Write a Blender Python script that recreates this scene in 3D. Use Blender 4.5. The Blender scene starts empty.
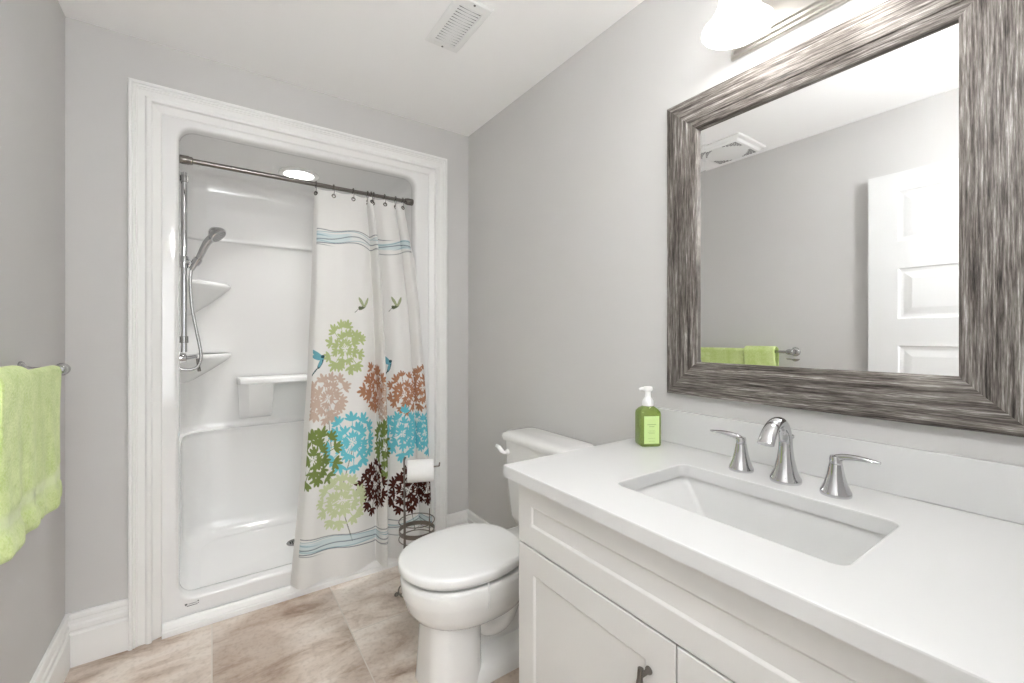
import bpy, bmesh, math, random
import numpy as np
from mathutils import Vector, Matrix

S = bpy.context.scene
COL = S.collection
PI = math.pi
rnd = random.Random(7)

# ------------------------------------------------------------------ camera, world, exposure
cam_d = bpy.data.cameras.new('camera')
cam = bpy.data.objects.new('camera', cam_d)
COL.objects.link(cam)
cam.location = (0, 0, 1.22)
cam.rotation_euler = (PI / 2, 0, -math.radians(34.78))
cam_d.sensor_width = 36.0
cam_d.lens = 36.0 * 432.0 / 1024.0
cam_d.shift_y = -(341.5 - 335.2) / 1024.0
cam_d.clip_start = 0.02
S.camera = cam

w = bpy.data.worlds.new('world')
S.world = w
w.use_nodes = True
w.node_tree.nodes['Background'].inputs[0].default_value = (0.9, 0.93, 1.0, 1)
w.node_tree.nodes['Background'].inputs[1].default_value = 1.0

S.view_settings.view_transform = 'Standard'
S.view_settings.look = 'None'
S.view_settings.gamma = 1.0
S.view_settings.use_curve_mapping = False
S.view_settings.exposure = 0.53
S.cycles.max_bounces = 14
S.cycles.diffuse_bounces = 8
S.cycles.glossy_bounces = 6
S.cycles.transmission_bounces = 10
S.cycles.sample_clamp_indirect = 0.0
S.cycles.caustics_reflective = True
S.cycles.blur_glossy = 0.5
S.cycles.caustics_refractive = False

BULB_W = 0.9          # each lamp over the mirror
SHOWER_W = 2.4        # recessed lamp in the shower
HALL_FILL_W = 12         # added, unseen hallway light that fills the room through the open door
WINDOW_FILL_W = 17       # fill from an added, unseen hallway window behind the camera


def lamp(name, kind, loc, watts, size=0.1, rot=(0, 0, 0), color=(1, 0.96, 0.9), size_y=None):
    d = bpy.data.lights.new(name, kind)
    d.energy = watts
    d.color = color
    if kind == 'AREA':
        d.shape = 'DISK'
        d.size = size
        if size_y:
            d.shape = 'RECTANGLE'
            d.size_y = size_y
    else:
        d.shadow_soft_size = size
    o = bpy.data.objects.new(name, d)
    COL.objects.link(o)
    o.location = loc
    o.rotation_euler = rot
    return o


# room dimensions (metres): x across, y into the picture, z up
XL, XR, YB, YF, ZC = -0.4425, 1.240, 2.238, -0.06, 2.390

lamp('hallway_fill_lamp', 'AREA', (-0.05, -0.85, 2.33), HALL_FILL_W, 0.8, (0, 0, 0), (0.95, 0.98, 1))  # fill lamp added in the unseen hallway
lamp('window_fill', 'AREA', (0.0, -1.735, 1.25), WINDOW_FILL_W, 1.1, (PI / 2, 0, 0), (0.94, 0.975, 1.0), 1.5)  # area fill set in the added hallway window
sl = lamp('shower_lamp', 'AREA', (0.393, 2.617, 2.090), SHOWER_W, 0.14, (0, 0, 0), (1, 0.99, 0.97))
sl.data.spread = math.radians(105)
LIGHT_X, LIGHT_Z, LIGHT_Y = 1.10, 2.0, (0.578, 0.350)
for yy in LIGHT_Y:
    lamp('vanity_lamp', 'POINT', (LIGHT_X, yy, LIGHT_Z + 0.012), BULB_W, 0.034, (0, 0, 0), (1, 0.985, 0.965))


# ------------------------------------------------------------------ materials
def new_mat(name):
    m = bpy.data.materials.new(name)
    m.use_nodes = True
    return m, m.node_tree.nodes, m.node_tree.links, m.node_tree.nodes['Principled BSDF']


def pbr(name, col, rough=0.5, metal=0.0, spec=0.5, coat=0.0, bump=None, alpha=None, trans=0.0, ior=1.45,
        emis=None, emis_s=0.0, sheen=0.0, var=0.0, sss=0.0):
    m, N, L, b = new_mat(name)
    b.inputs['Base Color'].default_value = (*col, 1)
    b.inputs['Roughness'].default_value = rough
    b.inputs['Metallic'].default_value = metal
    b.inputs['Specular IOR Level'].default_value = spec
    b.inputs['Coat Weight'].default_value = coat
    b.inputs['Coat Roughness'].default_value = 0.06
    b.inputs['Transmission Weight'].default_value = trans
    b.inputs['IOR'].default_value = ior
    b.inputs['Sheen Weight'].default_value = sheen
    if emis:
        b.inputs['Emission Color'].default_value = (*emis, 1)
        b.inputs['Emission Strength'].default_value = emis_s
    tc = N.new('ShaderNodeTexCoord')
    if var:
        n = N.new('ShaderNodeTexNoise')
        n.inputs['Scale'].default_value = 3.0
        n.inputs['Detail'].default_value = 3
        L.new(tc.outputs['Object'], n.inputs['Vector'])
        mx = N.new('ShaderNodeMix')
        mx.data_type = 'RGBA'
        mx.inputs['A'].default_value = (*[c * (1 - var) for c in col], 1)
        mx.inputs['B'].default_value = (*[min(1, c * (1 + var)) for c in col], 1)
        L.new(n.outputs['Fac'], mx.inputs['Factor'])
        L.new(mx.outputs['Result'], b.inputs['Base Color'])
    if bump:
        sc, st, dist = bump
        n = N.new('ShaderNodeTexNoise')
        n.inputs['Scale'].default_value = sc
        n.inputs['Detail'].default_value = 4
        L.new(tc.outputs['Object'], n.inputs['Vector'])
        bp = N.new('ShaderNodeBump')
        bp.inputs['Strength'].default_value = st
        bp.inputs['Distance'].default_value = dist
        L.new(n.outputs['Fac'], bp.inputs['Height'])
        L.new(bp.outputs['Normal'], b.inputs['Normal'])
    return m


M_WALL = pbr('wall paint', (0.61, 0.601, 0.592), 0.62, spec=0.25, bump=(180, 0.05, 0.002), var=0.012)
M_CEIL = pbr('ceiling paint', (0.95, 0.945, 0.94), 0.8, spec=0.2, bump=(140, 0.06, 0.002))
M_TRIM = pbr('white trim paint', (0.84, 0.838, 0.825), 0.32, spec=0.45)
M_DOOR = pbr('white door paint', (0.70, 0.70, 0.695), 0.38, spec=0.4)
M_ACRYL = pbr('white acrylic', (0.80, 0.797, 0.79), 0.10, spec=0.5, coat=0.2)
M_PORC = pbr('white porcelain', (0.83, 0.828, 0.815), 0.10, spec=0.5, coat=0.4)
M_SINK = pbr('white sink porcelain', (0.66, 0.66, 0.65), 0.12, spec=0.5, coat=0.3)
M_SEAT = pbr('white plastic', (0.88, 0.88, 0.872), 0.22, spec=0.5)
M_CAB = pbr('white cabinet lacquer', (0.66, 0.653, 0.636), 0.38, spec=0.4)
M_QUARTZ = pbr('white quartz', (0.64, 0.64, 0.635), 0.26, spec=0.3, var=0.008)
M_CHROME = pbr('chrome', (0.60, 0.60, 0.61), 0.05, 1.0)
M_CHROME_R = pbr('brushed chrome', (0.46, 0.455, 0.45), 0.22, 1.0)
M_NICKEL = pbr('brushed nickel', (0.60, 0.57, 0.53), 0.28, 1.0)
M_BRONZE = pbr('dark steel', (0.20, 0.185, 0.17), 0.24, 1.0)
M_BLACK = pbr('dark rubber', (0.015, 0.015, 0.015), 0.5)
M_DARK = pbr('dark wire', (0.23, 0.205, 0.18), 0.38, 1.0)
M_VENT = pbr('white painted metal', (0.84, 0.84, 0.83), 0.4)
M_DUCT = pbr('grey duct', (0.16, 0.16, 0.155), 0.7)
M_GRIL = pbr('fan slot shade', (0.10, 0.10, 0.10), 0.7)
M_MIRROR = pbr('mirror glass', (0.93, 0.935, 0.935), 0.0, 1.0)
M_PAPER = pbr('tissue paper', (0.87, 0.865, 0.85), 0.9, spec=0.1, bump=(240, 0.25, 0.001))
M_CARD = pbr('cardboard', (0.42, 0.34, 0.25), 0.9)
M_PUMP = pbr('white pump plastic', (0.86, 0.86, 0.85), 0.3)
M_SOAP = pbr('green soap', (0.42, 0.58, 0.12), 0.05, trans=0.65, ior=1.38, coat=0.3)
M_LABEL = pbr('pale green label', (0.60, 0.76, 0.33), 0.5)
M_LTEXT = pbr('label ink', (0.22, 0.36, 0.12), 0.6)
M_MARK = pbr('grey ink', (0.10, 0.10, 0.10), 0.5)
M_LENS = pbr('lit diffuser', (0.9, 0.9, 0.9), 0.4, emis=(1, 0.98, 0.95), emis_s=5.0)
M_PANE = pbr('window glass', (1, 1, 1), 0.0, trans=1.0, ior=1.45)
M_BULB = pbr('lit bulb', (0.9, 0.9, 0.9), 0.4, emis=(1, 0.96, 0.9), emis_s=7.0)


def shade_mat(glow):
    m, N, L, b = new_mat('frosted glass shade')
    out = N['Material Output']
    N.remove(b)
    tr = N.new('ShaderNodeBsdfTranslucent')
    tr.inputs[0].default_value = (0.95, 0.945, 0.94, 1)
    gl = N.new('ShaderNodeBsdfPrincipled')
    gl.inputs['Base Color'].default_value = (0.9, 0.9, 0.89, 1)
    gl.inputs['Roughness'].default_value = 0.2
    gl.inputs['Emission Color'].default_value = (0.965, 0.985, 1.0, 1)
    gl.inputs['Emission Strength'].default_value = glow
    mx = N.new('ShaderNodeMixShader')
    mx.inputs[0].default_value = 0.45
    L.new(tr.outputs[0], mx.inputs[1])
    L.new(gl.outputs[0], mx.inputs[2])
    L.new(mx.outputs[0], out.inputs[0])
    return m


M_SHADE = shade_mat(1.6)
M_GLOBE_FILL = shade_mat(52.0)  # strong glow of the added globe, fills the whole room


def wood_mat():
    m, N, L, b = new_mat('silvered brown wood')
    uv = N.new('ShaderNodeUVMap')
    mp = N.new('ShaderNodeMapping')
    mp.inputs['Scale'].default_value = (15, 300, 1)
    L.new(uv.outputs[0], mp.inputs[0])
    n = N.new('ShaderNodeTexNoise')
    n.inputs['Scale'].default_value = 1.0
    n.inputs['Detail'].default_value = 6
    n.inputs['Roughness'].default_value = 0.7
    L.new(mp.outputs[0], n.inputs['Vector'])
    mp2 = N.new('ShaderNodeMapping')
    mp2.inputs['Scale'].default_value = (3.5, 85, 1)
    L.new(uv.outputs[0], mp2.inputs[0])
    n2 = N.new('ShaderNodeTexNoise')
    n2.inputs['Scale'].default_value = 1.0
    n2.inputs['Detail'].default_value = 4
    L.new(mp2.outputs[0], n2.inputs['Vector'])
    ad = N.new('ShaderNodeMath')
    ad.operation = 'MULTIPLY_ADD'
    L.new(n2.outputs['Fac'], ad.inputs[0])
    ad.inputs[1].default_value = 0.42
    mu = N.new('ShaderNodeMath')
    mu.operation = 'MULTIPLY'
    mu.inputs[1].default_value = 0.66
    L.new(n.outputs['Fac'], mu.inputs[0])
    L.new(mu.outputs[0], ad.inputs[2])
    cr = N.new('ShaderNodeValToRGB')
    e = cr.color_ramp.elements
    e[0].position = 0.40
    e[0].color = (0.016, 0.013, 0.011, 1)
    e[1].position = 0.68
    e[1].color = (0.52, 0.495, 0.47, 1)
    for p, c in ((0.47, (0.070, 0.059, 0.051, 1)), (0.54, (0.145, 0.127, 0.113, 1)), (0.61, (0.26, 0.238, 0.218, 1))):
        k = e.new(p)
        k.color = c
    L.new(ad.outputs[0], cr.inputs[0])
    L.new(cr.outputs[0], b.inputs['Base Color'])
    b.inputs['Metallic'].default_value = 0.12
    b.inputs['Roughness'].default_value = 0.5
    b.inputs['Specular IOR Level'].default_value = 0.3
    bp = N.new('ShaderNodeBump')
    bp.inputs['Strength'].default_value = 0.25
    bp.inputs['Distance'].default_value = 0.002
    L.new(ad.outputs[0], bp.inputs['Height'])
    L.new(bp.outputs['Normal'], b.inputs['Normal'])
    return m


M_WOOD = wood_mat()


def tile_mat():
    m, N, L, b = new_mat('stone look floor tile')
    tc = N.new('ShaderNodeTexCoord')
    sx = N.new('ShaderNodeSeparateXYZ')
    L.new(tc.outputs['Object'], sx.inputs[0])
    cb = N.new('ShaderNodeCombineXYZ')          # rows of tile run into the room
    ay = N.new('ShaderNodeMath')
    ay.operation = 'ADD'
    ay.inputs[1].default_value = -1.83 + 0.94 * 4
    L.new(sx.outputs['Y'], ay.inputs[0])
    ax = N.new('ShaderNodeMath')
    ax.operation = 'ADD'
    ax.inputs[1].default_value = 0.47 * 4
    L.new(sx.outputs['X'], ax.inputs[0])
    L.new(ay.outputs[0], cb.inputs[0])
    L.new(ax.outputs[0], cb.inputs[1])
    br = N.new('ShaderNodeTexBrick')
    br.offset = 0.5
    br.offset_frequency = 2
    br.inputs['Scale'].default_value = 1.0
    br.inputs['Brick Width'].default_value = 0.94
    br.inputs['Row Height'].default_value = 0.47
    br.inputs['Mortar Size'].default_value = 0.0022
    br.inputs['Mortar Smooth'].default_value = 0.1
    br.inputs['Color1'].default_value = (0, 0, 0, 1)
    br.inputs['Color2'].default_value = (1, 1, 1, 1)
    br.inputs['Mortar'].default_value = (0.5, 0.5, 0.5, 1)
    L.new(cb.outputs[0], br.inputs['Vector'])
    # per-tile shift of the stone pattern
    sh = N.new('ShaderNodeVectorMath')
    sh.operation = 'MULTIPLY_ADD'
    sh.inputs[1].default_value = (3.1, 5.3, 2.0)
    L.new(br.outputs['Color'], sh.inputs[0])
    L.new(tc.outputs['Object'], sh.inputs[2])
    mp = N.new('ShaderNodeMapping')
    mp.inputs['Rotation'].default_value = (0, 0, math.radians(28))
    mp.inputs['Scale'].default_value = (1.5, 3.6, 1)
    L.new(sh.outputs[0], mp.inputs[0])
    v = N.new('ShaderNodeTexNoise')
    v.inputs['Scale'].default_value = 2.1
    v.inputs['Detail'].default_value = 9
    v.inputs['Roughness'].default_value = 0.60
    v.inputs['Distortion'].default_value = 0.7
    L.new(mp.outputs[0], v.inputs['Vector'])
    cr = N.new('ShaderNodeValToRGB')
    e = cr.color_ramp.elements
    e[0].position = 0.28
    e[0].color = (0.29, 0.205, 0.155, 1)
    e[1].position = 0.68
    e[1].color = (0.90, 0.85, 0.80, 1)
    for p, c in ((0.37, (0.58, 0.475, 0.395, 1)), (0.45, (0.76, 0.67, 0.595, 1)), (0.54, (0.86, 0.795, 0.73, 1))):
        k = e.new(p)
        k.color = c
    L.new(v.outputs['Fac'], cr.inputs[0])
    # broad cloudy brown stains
    n2 = N.new('ShaderNodeTexNoise')
    n2.inputs['Scale'].default_value = 1.9
    n2.inputs['Detail'].default_value = 5
    L.new(sh.outputs[0], n2.inputs['Vector'])
    r2 = N.new('ShaderNodeValToRGB')
    r2.color_ramp.elements[0].position = 0.42
    r2.color_ramp.elements[0].color = (0.55, 0.47, 0.41, 1)
    r2.color_ramp.elements[1].position = 0.54
    r2.color_ramp.elements[1].color = (1, 1, 1, 1)
    L.new(n2.outputs['Fac'], r2.inputs[0])
    m1 = N.new('ShaderNodeMix')
    m1.data_type = 'RGBA'
    m1.blend_type = 'MULTIPLY'
    m1.inputs['Factor'].default_value = 0.7
    L.new(cr.outputs[0], m1.inputs['A'])
    L.new(r2.outputs[0], m1.inputs['B'])
    # fine speckle
    n3 = N.new('ShaderNodeTexNoise')
    n3.inputs['Scale'].default_value = 60
    n3.inputs['Detail'].default_value = 3
    L.new(tc.outputs['Object'], n3.inputs['Vector'])
    r3 = N.new('ShaderNodeValToRGB')
    r3.color_ramp.elements[0].position = 0.32
    r3.color_ramp.elements[0].color = (0.62, 0.58, 0.54, 1)
    r3.color_ramp.elements[1].position = 0.52
    r3.color_ramp.elements[1].color = (1, 1, 1, 1)
    L.new(n3.outputs['Fac'], r3.inputs[0])
    m2 = N.new('ShaderNodeMix')
    m2.data_type = 'RGBA'
    m2.blend_type = 'MULTIPLY'
    m2.inputs['Factor'].default_value = 0.35
    L.new(m1.outputs['Result'], m2.inputs['A'])
    L.new(r3.outputs[0], m2.inputs['B'])
    m3 = N.new('ShaderNodeMix')
    m3.data_type = 'RGBA'
    m3.inputs['B'].default_value = (0.64, 0.59, 0.53, 1)
    L.new(br.outputs['Fac'], m3.inputs['Factor'])
    tv = N.new('ShaderNodeMix')                 # some tiles are a shade browner than others
    tv.data_type = 'RGBA'
    tv.inputs['A'].default_value = (0.84, 0.81, 0.78, 1)
    tv.inputs['B'].default_value = (1, 1, 1, 1)
    tf = N.new('ShaderNodeSeparateColor')
    L.new(br.outputs['Color'], tf.inputs[0])
    L.new(tf.outputs[0], tv.inputs['Factor'])
    m4 = N.new('ShaderNodeMix')
    m4.data_type = 'RGBA'
    m4.blend_type = 'MULTIPLY'
    m4.inputs['Factor'].default_value = 1.0
    L.new(m2.outputs['Result'], m4.inputs['A'])
    L.new(tv.outputs['Result'], m4.inputs['B'])
    L.new(m4.outputs['Result'], m3.inputs['A'])
    L.new(m3.outputs['Result'], b.inputs['Base Color'])
    b.inputs['Roughness'].default_value = 0.42
    b.inputs['Specular IOR Level'].default_value = 0.35
    bp = N.new('ShaderNodeBump')
    bp.inputs['Strength'].default_value = 0.3
    bp.inputs['Distance'].default_value = 0.0015
    bp.invert = True
    L.new(br.outputs['Fac'], bp.inputs['Height'])
    L.new(bp.outputs['Normal'], b.inputs['Normal'])
    return m


M_TILE = tile_mat()


def towel_mat():
    m, N, L, b = new_mat('lime terry cloth')
    at = N.new('ShaderNodeAttribute')
    at.attribute_name = 'weave'
    tc = N.new('ShaderNodeTexCoord')
    n = N.new('ShaderNodeTexNoise')
    n.inputs['Scale'].default_value = 190
    n.inputs['Detail'].default_value = 3
    L.new(tc.outputs['Object'], n.inputs['Vector'])
    n2 = N.new('ShaderNodeTexNoise')
    n2.inputs['Scale'].default_value = 22
    n2.inputs['Detail'].default_value = 3
    L.new(tc.outputs['Object'], n2.inputs['Vector'])
    av = N.new('ShaderNodeMath')
    av.operation = 'ADD'
    L.new(n.outputs['Fac'], av.inputs[0])
    L.new(n2.outputs['Fac'], av.inputs[1])
    cr = N.new('ShaderNodeValToRGB')
    cr.color_ramp.elements[0].position = 0.62
    cr.color_ramp.elements[0].color = (0.52, 0.66, 0.22, 1)
    cr.color_ramp.elements[1].position = 1.0
    cr.color_ramp.elements[1].color = (0.70, 0.81, 0.38, 1)
    hf = N.new('ShaderNodeMath')
    hf.operation = 'MULTIPLY'
    hf.inputs[1].default_value = 0.8
    L.new(av.outputs[0], hf.inputs[0])
    L.new(hf.outputs[0], cr.inputs[0])
    mx = N.new('ShaderNodeMix')
    mx.data_type = 'RGBA'
    mx.inputs['B'].default_value = (0.70, 0.80, 0.45, 1)
    L.new(at.outputs['Fac'], mx.inputs['Factor'])
    L.new(cr.outputs[0], mx.inputs['A'])
    L.new(mx.outputs['Result'], b.inputs['Base Color'])
    b.inputs['Roughness'].default_value = 0.95
    b.inputs['Specular IOR Level'].default_value = 0.1
    b.inputs['Sheen Weight'].default_value = 0.3
    bp = N.new('ShaderNodeBump')
    bp.inputs['Strength'].default_value = 0.7
    bp.inputs['Distance'].default_value = 0.003
    L.new(n.outputs['Fac'], bp.inputs['Height'])
    L.new(bp.outputs['Normal'], b.inputs['Normal'])
    return m


M_TOWEL = towel_mat()


def curtain_mat():
    m, N, L, b = new_mat('printed curtain cloth')
    out = N['Material Output']
    at = N.new('ShaderNodeVertexColor')
    at.layer_name = 'print'
    L.new(at.outputs[0], b.inputs['Base Color'])
    b.inputs['Roughness'].default_value = 0.75
    b.inputs['Specular IOR Level'].default_value = 0.15
    tl = N.new('ShaderNodeBsdfTranslucent')
    L.new(at.outputs[0], tl.inputs[0])
    mx = N.new('ShaderNodeMixShader')
    mx.inputs[0].default_value = 0.22
    L.new(b.outputs[0], mx.inputs[1])
    L.new(tl.outputs[0], mx.inputs[2])
    L.new(mx.outputs[0], out.inputs[0])
    return m


M_CURT = curtain_mat()


# ------------------------------------------------------------------ helpers
def thing(name, label, cat, loc=(0, 0, 0), group=None):
    o = bpy.data.objects.new(name, None)
    o.empty_display_size = 0.05
    COL.objects.link(o)
    o.location = loc
    o['label'] = label
    o['category'] = cat
    if group:
        o['group'] = group
    return o


def tag(o, label, cat, group=None):
    o['label'] = label
    o['category'] = cat
    if group:
        o['group'] = group
    return o


def root_loc(p):
    while p.parent is not None:
        p = p.parent
    return Vector(p.location)


def obj(name, bm, mat, parent=None, smooth=True, bevel=0.0, seg=2, sub=0, origin=None, recalc=True, angle=40, solid=0.0):
    """Link one mesh object.  Vertices come in room coordinates."""
    if recalc:
        bmesh.ops.recalc_face_normals(bm, faces=bm.faces)
    off = Vector((0, 0, 0))
    if parent is not None:
        off = root_loc(parent)
    elif origin is not None:
        off = Vector(origin)
    if off.length > 0:
        bmesh.ops.translate(bm, verts=bm.verts, vec=-off)
    me = bpy.data.meshes.new(name)
    bm.to_mesh(me)
    bm.free()
    for f in me.polygons:
        f.use_smooth = smooth
    if isinstance(mat, (list, tuple)):
        for x in mat:
            me.materials.append(x)
    else:
        me.materials.append(mat)
    o = bpy.data.objects.new(name, me)
    COL.objects.link(o)
    if parent is not None:
        o.parent = parent
    elif origin is not None:
        o.location = off
    if solid:
        k = o.modifiers.new('thick', 'SOLIDIFY')
        k.thickness = solid
        k.offset = 0
    if sub:
        k = o.modifiers.new('subd', 'SUBSURF')
        k.levels = k.render_levels = sub
    if bevel:
        k = o.modifiers.new('bevel', 'BEVEL')
        k.width = bevel
        k.segments = seg
        k.limit_method = 'ANGLE'
        k.angle_limit = math.radians(35)
        k.harden_normals = False
    if smooth and not sub:
        try:
            me.set_sharp_from_angle(angle=math.radians(angle))
        except Exception:
            pass
    return o


def struct(name, bm, mat, **kw):
    o = obj(name, bm, mat, **kw)
    if o.parent is None:
        o['kind'] = 'structure'
    return o


def B():
    return bmesh.new()


def box(bm, lo, hi):
    x0, y0, z0 = lo
    x1, y1, z1 = hi
    v = [bm.verts.new(p) for p in ((x0, y0, z0), (x1, y0, z0), (x1, y1, z0), (x0, y1, z0),
                                   (x0, y0, z1), (x1, y0, z1), (x1, y1, z1), (x0, y1, z1))]
    for f in ((0, 1, 2, 3), (4, 5, 6, 7), (0, 1, 5, 4), (1, 2, 6, 5), (2, 3, 7, 6), (3, 0, 4, 7)):
        bm.faces.new([v[i] for i in f])
    return bm


def loft(bm, loops, cap0=True, cap1=True, close=True):
    rows = [[bm.verts.new(p) for p in lp] for lp in loops]
    n = len(rows[0])
    for a, b in zip(rows, rows[1:]):
        for i in range(n if close else n - 1):
            j = (i + 1) % n
            bm.faces.new((a[i], a[j], b[j], b[i]))
    if cap0:
        bm.faces.new(rows[0])
    if cap1:
        bm.faces.new(rows[-1])
    return rows


def frame_of(d):
    d = Vector(d).normalized()
    a = Vector((0, 0, 1)) if abs(d.z) < 0.9 else Vector((1, 0, 0))
    u = d.cross(a).normalized()
    return u, d.cross(u).normalized(), d


def tube(bm, pts, r, n=12, closed=False, squash=None):
    """Sweep a circle (radius r, number or list) along pts with a parallel frame."""
    pts = [Vector(p) for p in pts]
    m = len(pts)
    rs = r if isinstance(r, (list, tuple)) else [r] * m
    tang = []
    for i in range(m):
        if closed:
            t = pts[(i + 1) % m] - pts[i - 1]
        else:
            t = pts[min(i + 1, m - 1)] - pts[max(i - 1, 0)]
        tang.append(t.normalized())
    u, v, _ = frame_of(tang[0])
    loops = []
    for i in range(m):
        t = tang[i]
        u = (u - t * u.dot(t)).normalized()
        v = t.cross(u)
        a, b = (rs[i], rs[i]) if squash is None else (rs[i] * squash[i][0], rs[i] * squash[i][1])
        loops.append([pts[i] + u * (a * math.cos(2 * PI * k / n)) + v * (b * math.sin(2 * PI * k / n)) for k in range(n)])
    if closed:
        rows = [[bm.verts.new(p) for p in lp] for lp in loops]
        for i in range(m):
            a, b = rows[i], rows[(i + 1) % m]
            for k in range(n):
                j = (k + 1) % n
                bm.faces.new((a[k], a[j], b[j], b[k]))
    else:
        loft(bm, loops)
    return bm


def lathe(bm, prof, at, axis=(0, 0, 1), n=32, cap=True):
    """prof: (radius, height along axis)."""
    u, v, d = frame_of(axis)
    at = Vector(at)
    loops = [[at + d * h + (u * math.cos(2 * PI * k / n) + v * math.sin(2 * PI * k / n)) * max(r, 1e-4) for k in range(n)]
             for r, h in prof]
    loft(bm, loops, cap, cap)
    return bm


def smooth_path(pts, k=8, closed=False):
    P = [Vector(p) for p in pts]
    n = len(P)
    out = []
    for i in range(n if closed else n - 1):
        p0 = P[i - 1] if (closed or i > 0) else P[0] * 2 - P[1]
        p1, p2 = P[i], P[(i + 1) % n]
        p3 = P[(i + 2) % n] if (closed or i + 2 < n) else P[-1] * 2 - P[-2]
        for j in range(k):
            t = j / k
            out.append(0.5 * ((2 * p1) + (p2 - p0) * t + (2 * p0 - 5 * p1 + 4 * p2 - p3) * t * t + (3 * p1 - p0 - 3 * p2 + p3) * t ** 3))
    if not closed:
        out.append(P[-1])
    return out


def interp(xs, ys, x):
    return float(np.interp(x, xs, ys))


def rrect(a0, a1, b0, b1, r, k=6):
    """Rounded rectangle in a plane, 4*(k+1) points, each corner arc in turn."""
    out = []
    for cx, cy, s in ((a1 - r, b1 - r, 0), (a0 + r, b1 - r, PI / 2), (a0 + r, b0 + r, PI), (a1 - r, b0 + r, 1.5 * PI)):
        for i in range(k + 1):
            t = s + PI / 2 * i / k
            out.append((cx + r * math.cos(t), cy + r * math.sin(t)))
    return out


def rect_like(a0, a1, b0, b1, k=6):
    """Same number of points as rrect, on a sharp rectangle: corner arcs land on the corner's two edges."""
    out = []
    for cx, cy, sx, sy, q in ((a1, b1, 1, 1, 0), (a0, b1, -1, 1, 1), (a0, b0, -1, -1, 2), (a1, b0, 1, -1, 3)):
        for i in range(k + 1):
            t = i / k
            e = 0.02
            # walk the corner: first half on one edge, second half on the other
            if q in (0, 2):
                p = (cx, cy - sy * e * (1 - 2 * t)) if t <= 0.5 else (cx - sx * e * (2 * t - 1), cy)
            else:
                p = (cx - sx * e * (1 - 2 * t), cy) if t <= 0.5 else (cx, cy - sy * e * (2 * t - 1))
            out.append(p)
    return out


def sweep_profile_rect(bm, x0, x1, z0, z1, prof, yfun):
    pass


# ------------------------------------------------------------------ the room
bm = B(); box(bm, (XL - 0.12, -1.75, -0.10), (XR + 0.12, 2.30, 0.0)); struct('floor', bm, M_TILE, smooth=False)
bm = B(); box(bm, (XL - 0.12, YF - 0.12, ZC), (XR + 0.12, 3.10, ZC + 0.1)); struct('ceiling', bm, M_CEIL, smooth=False)
bm = B(); box(bm, (XL - 0.12, YF - 0.12, 0), (XL, 3.10, ZC)); struct('wall_left', bm, M_WALL, smooth=False)
bm = B(); box(bm, (XR, YF - 0.12, 0), (XR + 0.12, 3.10, ZC)); struct('wall_right', bm, M_WALL, smooth=False)
OX0, OX1, OZ1 = -0.194, 1.021, 2.143      # rough opening for the shower
bm = B()
box(bm, (XL, YB, 0), (OX0, YB + 0.10, ZC))
box(bm, (OX1, YB, 0), (XR, YB + 0.10, ZC))
box(bm, (OX0, YB, OZ1), (OX1, YB + 0.10, ZC))
struct('wall_back', bm, M_WALL, smooth=False)
bm = B()
DX0, DX1, DZ = -0.405, 0.395, 2.05        # doorway the camera stands in
box(bm, (XL, YF - 0.12, 0), (DX0, YF, ZC))
box(bm, (DX1, YF - 0.12, 0), (XR, YF, ZC))
box(bm, (DX0, YF - 0.12, DZ), (DX1, YF, ZC))
struct('wall_front', bm, M_WALL, smooth=False)
# hallway beyond the doorway
bm = B(); box(bm, (XL - 0.12, -1.75, ZC), (XR + 0.12, YF - 0.12, ZC + 0.1)); struct('ceiling_hallway', bm, M_CEIL, smooth=False)
bm = B()
WX0, WX1, WZ0, WZ1 = -0.56, 0.56, 0.48, 2.02
box(bm, (XL - 0.12, -1.87, 0), (WX0, -1.75, ZC + 0.1))
box(bm, (WX1, -1.87, 0), (XR + 0.12, -1.75, ZC + 0.1))
box(bm, (WX0, -1.87, 0), (WX1, -1.75, WZ0))
box(bm, (WX0, -1.87, WZ1), (WX1, -1.75, ZC + 0.1))
struct('wall_hallway_rear', bm, M_WALL, smooth=False)
bm = B()
for x0_, x1_, z0_, z1_ in ((WX0, WX0 + 0.05, WZ0, WZ1), (WX1 - 0.05, WX1, WZ0, WZ1), (WX0, WX1, WZ0, WZ0 + 0.05), (WX0, WX1, WZ1 - 0.05, WZ1), (-0.02, 0.02, WZ0, WZ1)):
    box(bm, (x0_, -1.84, z0_), (x1_, -1.79, z1_))
win = struct('window_added_1', bm, M_TRIM, smooth=False)  # unseen window, added to give the fill light a source
bm = B(); box(bm, (WX0 + 0.01, -1.818, WZ0 + 0.01), (WX1 - 0.01, -1.812, WZ1 - 0.01)); obj('pane', bm, M_PANE, win, smooth=False)
bm = B(); box(bm, (XL - 0.24, -1.87, 0), (XL - 0.12, YF - 0.12, ZC + 0.1)); struct('wall_hallway_left', bm, M_WALL, smooth=False)
bm = B(); box(bm, (XR + 0.12, -1.87, 0), (XR + 0.24, YF - 0.12, ZC + 0.1)); struct('wall_hallway_right', bm, M_WALL, smooth=False)

# baseboards: profile (distance off the wall, height)
BASE = [(0.0, 0.0), (0.016, 0.0), (0.016, 0.118), (0.010, 0.124), (0.010, 0.130), (0.0135, 0.134), (0.0135, 0.150), (0.009, 0.156), (0.009, 0.172),
        (0.0125, 0.175), (0.0125, 0.190), (0.0095, 0.195), (0.0, 0.196)]


def baseboard(name, a, b, n):
    """a,b: wall line in plan; n: unit normal into the room."""
    bm = B()
    loft(bm, [[(p[0] + n[0] * d, p[1] + n[1] * d, z) for d, z in BASE] for p in (a, b)])
    return struct(name, bm, M_TRIM, smooth=False, bevel=0.0012, seg=2)


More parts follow.
